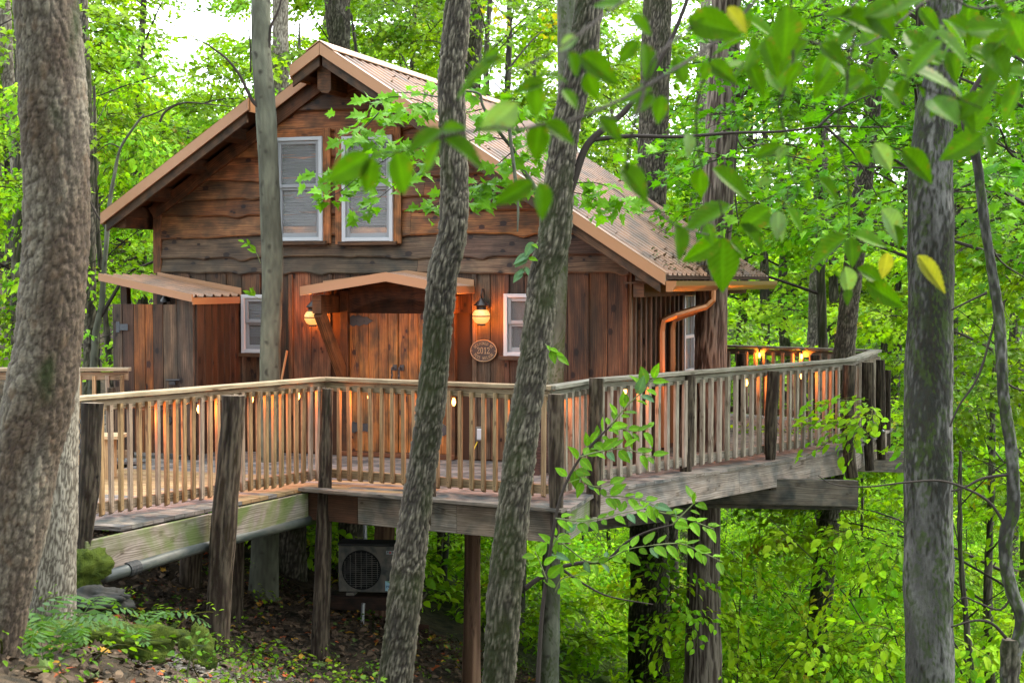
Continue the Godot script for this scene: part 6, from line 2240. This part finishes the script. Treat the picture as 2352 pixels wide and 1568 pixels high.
func beech() -> void:
	# the blurred branch close to the lens, with its trunk outside the picture
	var o := thing("beech_tree", "close out-of-focus beech branches with large ribbed leaves hanging across the upper right", "tree", Vector3(3.5, gy(3.5, -4.2), -4.2))
	obj("trunk", stem([Vector3(3.5, gy(3.5, -4.2) - 0.3, -4.2), Vector3(3.45, 0.5, -4.2), Vector3(3.4, 3.0, -4.1), Vector3(3.4, 6.0, -4.0)], [0.13, 0.11, 0.09, 0.05], "smooth", 12.0, 0.02, 0.03), M.bark, o)
	var mk := Color(0.052, 0.122, 0.005)
	for i in 6:
		ribbed.append(ribbed_leaf(50 + i, [0.60, 0.54, 0.64, 0.50, 0.58, 0.66][i], true, [0.35, 0.6, 0.2, 0.5, 0.4, 0.3][i], mk * [1.0, 0.85, 1.1, 0.95, 1.2, 0.9][i]))
	ribbed.append(ribbed_leaf(77, 0.62, true, 0.2, Color(0.30, 0.27, 0.03)))
	ribbed.append(ribbed_leaf(78, 0.62, true, 0.5, Color(0.13, 0.20, 0.10)))
	ribbed.append(ribbed_leaf(79, 0.38, true, 0.9, Color(0.20, 0.19, 0.03)))
	# twigs, as x, y in the photo and distance
	var tw := [
		[[2420, -160, 4.1], [2250, -60, 3.9], [2020, -40, 3.6], [1760, -30, 3.2], [1500, -20, 2.9], [1395, 30, 2.8], [1322, 85, 2.7], [1240, 135, 2.65], [1170, 170, 2.6], [1130, 200, 2.6], [1105, 222, 2.6]],
		[[1760, -30, 3.2], [1650, 90, 3.1], [1480, 200, 2.9], [1330, 270, 2.75], [1250, 284, 2.7], [1190, 297, 2.65], [1140, 292, 2.6], [1064, 305, 2.6], [1010, 318, 2.6], [910, 348, 2.6], [855, 357, 2.6]],
		[[2250, -60, 3.9], [2040, -30, 3.6], [1960, 10, 3.5], [1968, 52, 3.5], [1958, 110, 3.5], [1948, 164, 3.5], [1945, 212, 3.5], [1928, 253, 3.5], [1930, 330, 3.9], [1950, 430, 4.3], [1952, 538, 4.5], [1975, 612, 4.5]],
		[[1820, -40, 3.3], [1818, 0, 3.4], [1821, 85, 3.4], [1821, 150, 3.4], [1801, 212, 3.4], [1790, 246, 3.4], [1810, 330, 3.5], [1815, 395, 3.6], [1835, 440, 3.8], [1795, 480, 4.0]],
		[[2390, -20, 4.2], [2250, 20, 4.0], [2150, -10, 3.9], [1990, 102, 3.7], [1828, 85, 3.6], [1770, 46, 3.5]],
		[[1828, 85, 3.6], [1890, 105, 3.6], [1990, 150, 3.6], [2080, 174, 3.6], [2130, 205, 3.6], [2190, 222, 3.6], [2260, 250, 3.6]],
		[[2190, 222, 3.6], [2240, 300, 3.8], [2255, 310, 3.8]],
		[[1640, -40, 3.1], [1620, 30, 3.0], [1590, 60, 3.0], [1540, 100, 2.9], [1500, 140, 2.85], [1480, 205, 2.85], [1450, 270, 2.8], [1345, 262, 2.75]],
		[[1480, 205, 2.85], [1440, 390, 2.9], [1500, 470, 3.3], [1560, 520, 3.6], [1656, 545, 4.0]],
		[[1640, 60, 3.2], [1630, 140, 3.3], [1600, 250, 3.4], [1612, 380, 3.6], [1655, 470, 3.9], [1659, 545, 4.0]],
		[[2390, 120, 4.0], [2340, 130, 4.0], [2280, 130, 4.0]],
	]
	for w in tw:
		var p := []
		for q in w:
			p.append(at(q[0], q[1], q[2]))
		var line := curve(p, (p.size() - 1) * 4)
		var b := mb()
		b.tube(line, taper(0.0036, 0.0013, line.size() - 1), 6)
		obj("twig", b.mesh(true), M.twig, o)
	for e in [[Vector3(3.4, 2.7, -4.1), at(2420, -160, 4.1)], [Vector3(3.41, 2.3, -4.15), at(2390, -20, 4.2)], [Vector3(3.42, 2.1, -4.15), at(2390, 120, 4.0)]]:
		var lb := mb()
		var ll := curve([e[0], e[0].lerp(e[1], 0.5) + Vector3(0, 0.12, 0), e[1]], 10)
		lb.tube(ll, taper(0.022, 0.004, 10), 7)
		obj("branch", lb.mesh(true), M.twig, o)
	# leaves: x, y of the stalk end, x, y of the tip, kind, distance
	var lv := [
		[848, 355, 748, 412, 0, 2.6], [856, 360, 842, 448, 1, 2.6], [910, 349, 934, 446, 2, 2.6], [1014, 297, 935, 352, 3, 2.6], [1016, 297, 1070, 290, 3, 2.6], [1010, 320, 982, 403, 4, 2.6], [1020, 320, 1118, 380, 1, 2.6],
		[1156, 130, 1043, 222, 3, 2.62], [1150, 116, 1105, 138, 3, 2.62], [1187, 236, 1105, 310, 7, 2.65], [1255, 191, 1173, 212, 1, 2.7], [1231, 191, 1235, 270, 2, 2.7], [1293, 205, 1327, 253, 4, 2.75], [1242, 280, 1225, 372, 5, 2.7], [1252, 280, 1324, 325, 1, 2.7],
		[1306, 120, 1334, 178, 5, 2.75], [1334, 126, 1428, 191, 1, 2.8], [1327, 86, 1280, 115, 7, 2.75], [1348, 167, 1372, 232, 5, 2.8], [1252, 171, 1307, 186, 3, 2.75], [1447, 34, 1496, 80, 4, 2.9], [1464, 92, 1416, 145, 0, 2.9], [1480, 99, 1492, 186, 5, 2.9], [1430, 7, 1360, 10, 2, 2.85],
		[1498, 205, 1420, 240, 3, 2.95], [1502, 219, 1450, 271, 4, 2.95], [1522, 219, 1512, 285, 2, 3.0], [1375, 266, 1433, 325, 1, 2.8], [1224, 417, 1138, 473, 3, 2.7], [1238, 417, 1252, 508, 5, 2.75], [1430, 380, 1491, 458, 1, 2.9],
		[1582, 40, 1700, 78, 5, 3.0], [1672, 16, 1716, 76, 6, 3.1], [1556, 126, 1572, 200, 0, 3.1], [1624, 142, 1615, 186, 2, 3.1], [1630, 143, 1695, 186, 1, 3.15], [1732, 116, 1712, 165, 4, 3.2], [1718, 142, 1761, 222, 3, 3.2],
		[1850, 38, 1824, 80, 4, 3.3], [1960, 30, 1890, 36, 3, 3.4], [1970, 55, 1922, 108, 2, 3.4], [1990, 10, 2062, 92, 5, 3.4], [1886, 102, 1952, 148, 1, 3.4], [1842, 140, 1806, 200, 3, 3.3], [2022, 136, 2026, 200, 5, 3.5], [1986, 178, 1926, 217, 2, 3.5], [2022, 202, 1958, 230, 1, 3.5], [2026, 205, 2066, 254, 4, 3.5], [2082, 182, 2056, 248, 1, 3.6],
		[2085, 110, 2165, 148, 0, 3.6], [2095, 160, 2200, 194, 2, 3.6], [2112, 198, 2124, 226, 4, 3.6], [2180, 198, 2220, 228, 7, 3.7], [2164, 219, 2140, 268, 5, 3.6], [2190, 222, 2245, 302, 3, 3.7], [2280, 136, 2270, 220, 1, 3.9], [2288, 212, 2294, 252, 5, 3.9], [2350, 146, 2310, 162, 1, 4.0], [2345, 184, 2306, 214, 1, 4.0],
		[2258, 308, 2162, 374, 4, 3.8], [2266, 311, 2284, 358, 5, 3.8], [2010, 328, 2052, 392, 7, 3.9], [2074, 342, 2148, 415, 1, 3.9], [1975, 335, 1992, 382, 0, 3.9], [1794, 332, 1732, 364, 3, 3.5], [1808, 338, 1788, 374, 4, 3.5], [1610, 386, 1606, 456, 5, 3.6], [1638, 386, 1730, 456, 3, 3.7], [1678, 470, 1570, 534, 3, 4.0], [1856, 410, 1862, 446, 2, 3.8], [1880, 410, 1932, 462, 1, 3.8], [1774, 410, 1740, 434, 4, 3.5], [1579, 306, 1586, 362, 7, 3.5],
		[1768, 478, 1696, 536, 2, 4.0], [1788, 486, 1788, 548, 7, 4.0], [1808, 478, 1842, 536, 4, 4.0], [2026, 480, 2076, 556, 7, 4.3], [2218, 70, 2320, 55, 2, 3.8], [2232, 112, 2300, 144, 0, 3.8], [2284, 0, 2320, 28, 1, 3.9], [2300, 34, 2352, 66, 2, 3.9],
		[1660, 545, 1660, 671, 5, 4.1], [1654, 548, 1570, 606, 3, 4.05], [1556, 516, 1568, 598, 1, 3.6], [1624, 514, 1638, 560, 2, 3.9], [1678, 550, 1718, 588, 3, 4.1], [1700, 514, 1760, 574, 1, 4.0], [1788, 516, 1804, 556, 7, 4.0], [1948, 541, 1858, 613, 1, 4.5], [1955, 545, 1964, 612, 2, 4.5], [1960, 538, 2036, 568, 4, 4.5], [1942, 612, 1955, 678, 7, 4.5], [1970, 616, 2044, 654, 3, 4.5], [1992, 650, 2080, 704, 3, 4.5], [2040, 580, 2028, 640, 6, 4.4], [2110, 586, 2170, 674, 8, 4.4], [1950, 664, 1948, 700, 1, 4.5], [2054, 516, 2072, 575, 1, 4.3],
	]
	rng.seed = 9090
	for e in lv:
		var p := at(e[0], e[1], e[5])
		var q := at(e[2], e[3], e[5] + rnd(-0.035, 0.035))
		var face := Vector3(rnd(-0.5, 0.5), rnd(0.25, 0.9), 1.0).normalized()
		put("leaf", ribbed[e[4]], M.big_leaf, aim(p, q, rnd(-0.5, 0.5), face), o)

	for i in 60:
		var px := rnd(1690, 2352)
		var py := rnd(-20, 300) * (0.55 + 0.45 * (px - 1690.0) / 660.0)
		var d := rnd(3.2, 5.2)
		var p := at(px, py, d)
		var dir := Vector3(rnd(-1, 1), rnd(-1.2, -0.1), rnd(-0.5, 0.5)).normalized()
		put("leaf", ribbed[rng.randi() % 6], M.big_leaf, aim(p, p + dir * rnd(0.085, 0.125), rnd(-0.6, 0.6), Vector3(rnd(-0.5, 0.5), rnd(0.5, 1.0), 0.7).normalized()), o)

# sapling with big leaves in front of the corner of the deck
func sapling() -> void:
	var D := 11.6
	var base := at(1238, 1520, D)
	var o := thing("leafy_sapling", "sapling with large glossy light green leaves in front of the deck corner", "tree", Vector3(base.x, gy(base.x, base.z), base.z))
	var meshes := []
	for i in 4:
		meshes.append(ribbed_leaf(120 + i, [0.58, 0.52, 0.64, 0.56][i], false, [0.25, 0.45, 0.15, 0.35][i], Color(0.105, 0.235, 0.010) * [0.8, 1.2, 0.6, 1.0][i]))
	meshes.append(ribbed_leaf(130, 0.58, false, 0.2, Color(0.085, 0.16, 0.075)))
	var lines := []
	limb(o, [[1228, 1760], [1236, 1560], [1244, 1420], [1255, 1330], [1276, 1190], [1300, 1110], [1340, 1042], [1400, 980], [1440, 932], [1486, 892]], D, 0.020, 0.004, "trunk", M.twig)
	for w in [[[1400, 980], [1440, 932], [1470, 905], [1486, 888], [1500, 870]], [[1300, 1110], [1340, 1042], [1372, 1008], [1400, 980], [1440, 932]], [[1330, 1050], [1380, 1036], [1430, 1030], [1470, 1040], [1500, 1048]], [[1276, 1190], [1330, 1196], [1380, 1190], [1440, 1176], [1480, 1168]], [[1268, 1230], [1310, 1262], [1350, 1290], [1390, 1285], [1450, 1260], [1500, 1252]], [[1400, 980], [1430, 985], [1460, 990], [1492, 985]], [[1320, 1075], [1345, 1110], [1380, 1118], [1410, 1110]], [[1262, 1270], [1280, 1235], [1300, 1225]], [[1255, 1330], [1240, 1290], [1228, 1265]], [[1390, 1140], [1430, 1140], [1480, 1150], [1510, 1165]], [[1500, 1252], [1560, 1248], [1600, 1262], [1660, 1290]], [[1480, 1168], [1540, 1182], [1600, 1200], [1640, 1215]], [[1545, 1205], [1590, 1160], [1600, 1150]], [[1276, 1360], [1290, 1330], [1330, 1320]]]:
		lines.append(limb(o, w, D + rnd(-0.3, 0.3), 0.006, 0.003, "branch", M.green_twig))
	rng.seed = 5151
	for line in lines:
		var n: int = line.size()
		var count := int((line[0] - line[n - 1]).length() / 0.044) + 2
		for k in count:
			var t := (k + 0.7) / count
			var p: Vector3 = line[mini(int(t * (n - 1)), n - 1)]
			var d: Vector3 = (line[mini(int(t * (n - 1)) + 1, n - 1)] - line[maxi(int(t * (n - 1)) - 1, 0)]).normalized()
			var sg := 1.0 if k % 2 == 0 else -1.0
			var side := d.cross(Vector3(0, 0.75, 0.66)).normalized() * sg
			var dir := (d * rnd(0.3, 0.9) + side * rnd(0.4, 1.0) + Vector3(0, -0.28, rnd(-0.2, 0.7))).normalized()
			var L := rnd(0.09, 0.175)
			put("leaf", meshes[rng.randi() % 4 if rng.randf() < 0.86 else 4], M.big_leaf, aim(p + dir * 0.02, p + dir * L, rnd(-0.5, 0.5), Vector3(rnd(-0.4, 0.4), 1.0, 0.75).normalized()), o)
	sprig("bluish green leaflets sprouting from the left side of the leaning mossy tree", 12.1, [[1236, 556], [1218, 580], [1205, 610], [1190, 640]], [[1225, 556, 1205, 590, 4], [1222, 560, 1236, 572, 1], [1216, 582, 1178, 605, 4], [1212, 588, 1182, 612, 4], [1214, 592, 1236, 600, 1], [1200, 622, 1178, 648, 4], [1205, 618, 1186, 632, 4], [1208, 612, 1214, 632, 4]], meshes)
	sprig("bright green leaves sprouting from the right side of the leaning mossy tree", 12.0, [[1252, 790], [1262, 800], [1274, 812], [1286, 822]], [[1258, 793, 1263, 806, 0], [1262, 800, 1284, 812, 1], [1266, 804, 1276, 836, 0], [1280, 816, 1308, 838, 0], [1276, 812, 1296, 818, 1]], meshes)
	sprig("small leafy sprout on the left of the smooth grey-green tree at the lowest gable board", 17.6, [[598, 605], [588, 580], [575, 566], [556, 552]], [[588, 580, 566, 572, 1], [586, 576, 572, 560, 0], [570, 562, 552, 568, 1], [572, 562, 566, 548, 0], [560, 555, 545, 552, 1]], meshes)
	sprig("small leafy sprout on the left of the smooth grey-green tree just above the shower roof", 17.6, [[600, 690], [584, 680], [570, 672]], [[584, 680, 572, 660, 1], [582, 678, 560, 672, 0], [574, 674, 556, 668, 1], [578, 676, 580, 658, 0]], meshes)

func sprig(label: String, d: float, line: Array, leaves: Array, meshes: Array) -> void:
	var o := thing("leafy_sprig", label, "sprig", at(line[0][0], line[0][1], d))
	limb(o, line, d, 0.004, 0.002, "stalk", M.green_twig)
	for e in leaves:
		put("leaf", meshes[e[4]], M.big_leaf, aim(at(e[0], e[1], d), at(e[2], e[3], d - 0.04), rnd(-0.3, 0.3), Vector3(rnd(-0.3, 0.3), 0.8, 1.0).normalized()), o)

# maple limb with small star leaves, in front of the upper windows
func maple_limb() -> void:
	var o := thing("maple_branch", "slender maple with star-shaped leaves spreading across the upper right window", "tree", at(1236, 470, 13.6))
	var meshes := []
	for i in 4:
		var b := MB.new()
		b.col = Color(0.100, 0.235, 0.011) * [1.0, 1.15, 0.85, 1.25][i]
		leaf_shape(b, Transform3D.IDENTITY, "maple", 1.0)
		meshes.append(b.mesh())
	limb(o, [[1240, 470], [1224, 425], [1195, 380], [1180, 345], [1160, 320], [1130, 280], [1108, 240], [1100, 215], [1060, 210], [1010, 222], [960, 214], [905, 212]], 13.6, 0.024, 0.004, "trunk", M.bark)
	var lines := []
	for w in [[[1108, 250], [1066, 258], [1000, 252], [930, 248], [870, 258], [790, 268]], [[1000, 252], [960, 230], [900, 222], [840, 240]], [[1160, 320], [1110, 314], [1060, 330], [1000, 345], [940, 340], [880, 370], [800, 420]], [[1000, 345], [950, 390], [900, 430], [850, 470], [820, 490]], [[940, 340], [900, 330], [850, 320], [800, 335]], [[880, 370], [830, 400], [780, 440], [730, 462]], [[830, 400], [780, 395], [730, 400]], [[1180, 345], [1140, 380], [1100, 420], [1080, 450], [1060, 480]], [[1100, 420], [1050, 440], [1000, 470], [960, 490]], [[1224, 425], [1170, 440], [1130, 450], [1090, 470]], [[1100, 215], [1080, 190], [1040, 180], [1000, 200], [950, 190]], [[870, 258], [830, 300], [800, 310]], [[1195, 380], [1230, 350], [1260, 300], [1290, 260]], [[1310, 440], [1350, 450], [1390, 470], [1440, 480]], [[1230, 350], [1210, 300], [1190, 260], [1220, 230]], [[1320, 420], [1370, 420], [1420, 440], [1450, 470]], [[1130, 280], [1150, 250], [1180, 230], [1200, 200]]]:
		lines.append(limb(o, w, 13.6 + rnd(-0.5, 0.4), 0.006, 0.002))
	rng.seed = 6161
	limb(o, [[1168, 285], [1175, 340], [1185, 420], [1190, 470], [1189, 532]], 13.3, 0.016, 0.007, "dead_twig", M.bark)
	var left := 289
	var xfs := []
	var cols := []
	for line in lines:
		for k in 14:
			var t := rnd(0.0, 1.0)
			var p: Vector3 = line[int(t * (line.size() - 1))]
			var a := rnd(0, TAU)
			var dir := Vector3(cos(a), rnd(-0.6, 0.15), sin(a) * 0.8).normalized()
			var q := p + dir * rnd(0.04, 0.2)
			xfs.append(aim(q, q + dir * rnd(0.09, 0.15), rnd(-0.6, 0.6), Vector3(rnd(-0.4, 0.4), 1.0, rnd(0.2, 1.1)).normalized()))
			cols.append(Color.WHITE * rnd(0.8, 1.15))
	scatter("foliage", meshes[0], M.leaf, xfs, cols, o)
	for line in lines:
		var n: int = line.size()
		for k in 17:
			if left <= 0:
				break
			left -= 1
			var t := rnd(0.1, 1.0)
			var p: Vector3 = line[mini(int(t * (n - 1)), n - 1)]
			var a := rnd(0, TAU)
			var dir := Vector3(cos(a), rnd(-0.7, 0.15), sin(a) * 0.8).normalized()
			var q := p + dir * rnd(0.04, 0.16)
			put("leaf", meshes[rng.randi() % 4], M.leaf, aim(q, q + dir * rnd(0.10, 0.165), rnd(-0.6, 0.6), Vector3(rnd(-0.4, 0.4), 1.0, rnd(0.2, 1.1)).normalized()), o)

func _ready() -> void:
	# camera
	var cam := Camera3D.new()
	cam.name = "camera"
	cam.position = EYE
	cam.rotation = Vector3(-DOWN, 0, 0)
	cam.fov = rad_to_deg(2.0 * atan(784.0 / FOC))
	cam.near = 0.2
	cam.far = 400.0
	var lens := CameraAttributesPhysical.new()
	lens.frustum_focal_length = 54.6
	lens.frustum_focus_distance = 16.5
	lens.frustum_near = 0.2
	lens.frustum_far = 400.0
	lens.exposure_aperture = 5.0
	cam.attributes = lens
	add_child(cam)
	cam.current = true
	# overcast sky and exposure
	var sky := ProceduralSkyMaterial.new()
	sky.sky_top_color = Color(0.90, 0.95, 1.0)
	sky.sky_horizon_color = Color(1.0, 1.0, 1.0)
	sky.sky_curve = 0.12
	sky.ground_bottom_color = Color(0.20, 0.22, 0.15)
	sky.ground_horizon_color = Color(0.35, 0.38, 0.28)
	sky.sky_energy_multiplier = 1.0
	var env := Environment.new()
	env.background_mode = Environment.BG_SKY
	env.sky = Sky.new()
	env.sky.sky_material = sky
	env.background_energy_multiplier = 1.0
	env.tonemap_mode = Environment.TONE_MAPPER_LINEAR
	env.tonemap_exposure = 7.4
	env.sdfgi_enabled = true
	env.ssao_enabled = true
	env.ssil_enabled = true
	var we := WorldEnvironment.new()
	we.name = "environment"
	we.environment = env
	add_child(we)
	# veiled sun, high on the right
	var sun := DirectionalLight3D.new()
	sun.name = "sun"
	sun.light_color = Color(1.0, 0.96, 0.88)
	sun.light_energy = 0.5
	sun.light_angular_distance = 14.0
	sun.shadow_enabled = true
	sun.sky_mode = DirectionalLight3D.SKY_MODE_LIGHT_ONLY
	add_child(sun)
	sun.look_at_from_position(Vector3(18, 24, -28), Vector3(0, 0, -18))
	rng.seed = 1
	materials()
	make_sprays()
	ground()
	treehouse()
	deck()
	rng.seed = 210
	railing(0, "pine", 0.107, "fresh pale pine railing along the left walkway")
	railing(1, "tan", 0.127, "tan timber railing in front of the double door")
	railing(2, "grey", 0.150, "short weathered railing turning the front corner of the deck")
	railing(3, "grey", 0.165, "long weathered grey railing along the right side of the deck")
	railing(4, "grey", 0.135, "weathered railing seen nearly end-on at the far right of the deck")
	railing(5, "grey", 0.155, "far weathered railing across the deck, seen through the near balusters")
	railing(6, "grey", 0.155, "far weathered railing just right of the house, behind the shaggy tree")
	railing(-1, "pine", 0.15, "fresh pine railing at the back left, beside the shower stall", 0, 1, Vector2(-7.2, -17.56), Vector2(-4.35, -17.56))
	posts()
	lights()
	plaque()
	shower()
	air_conditioner()
	near_trees()
	wood()
	litter()
	weeds()
	small_things()
	maple_limb()
	sapling()
	beech()
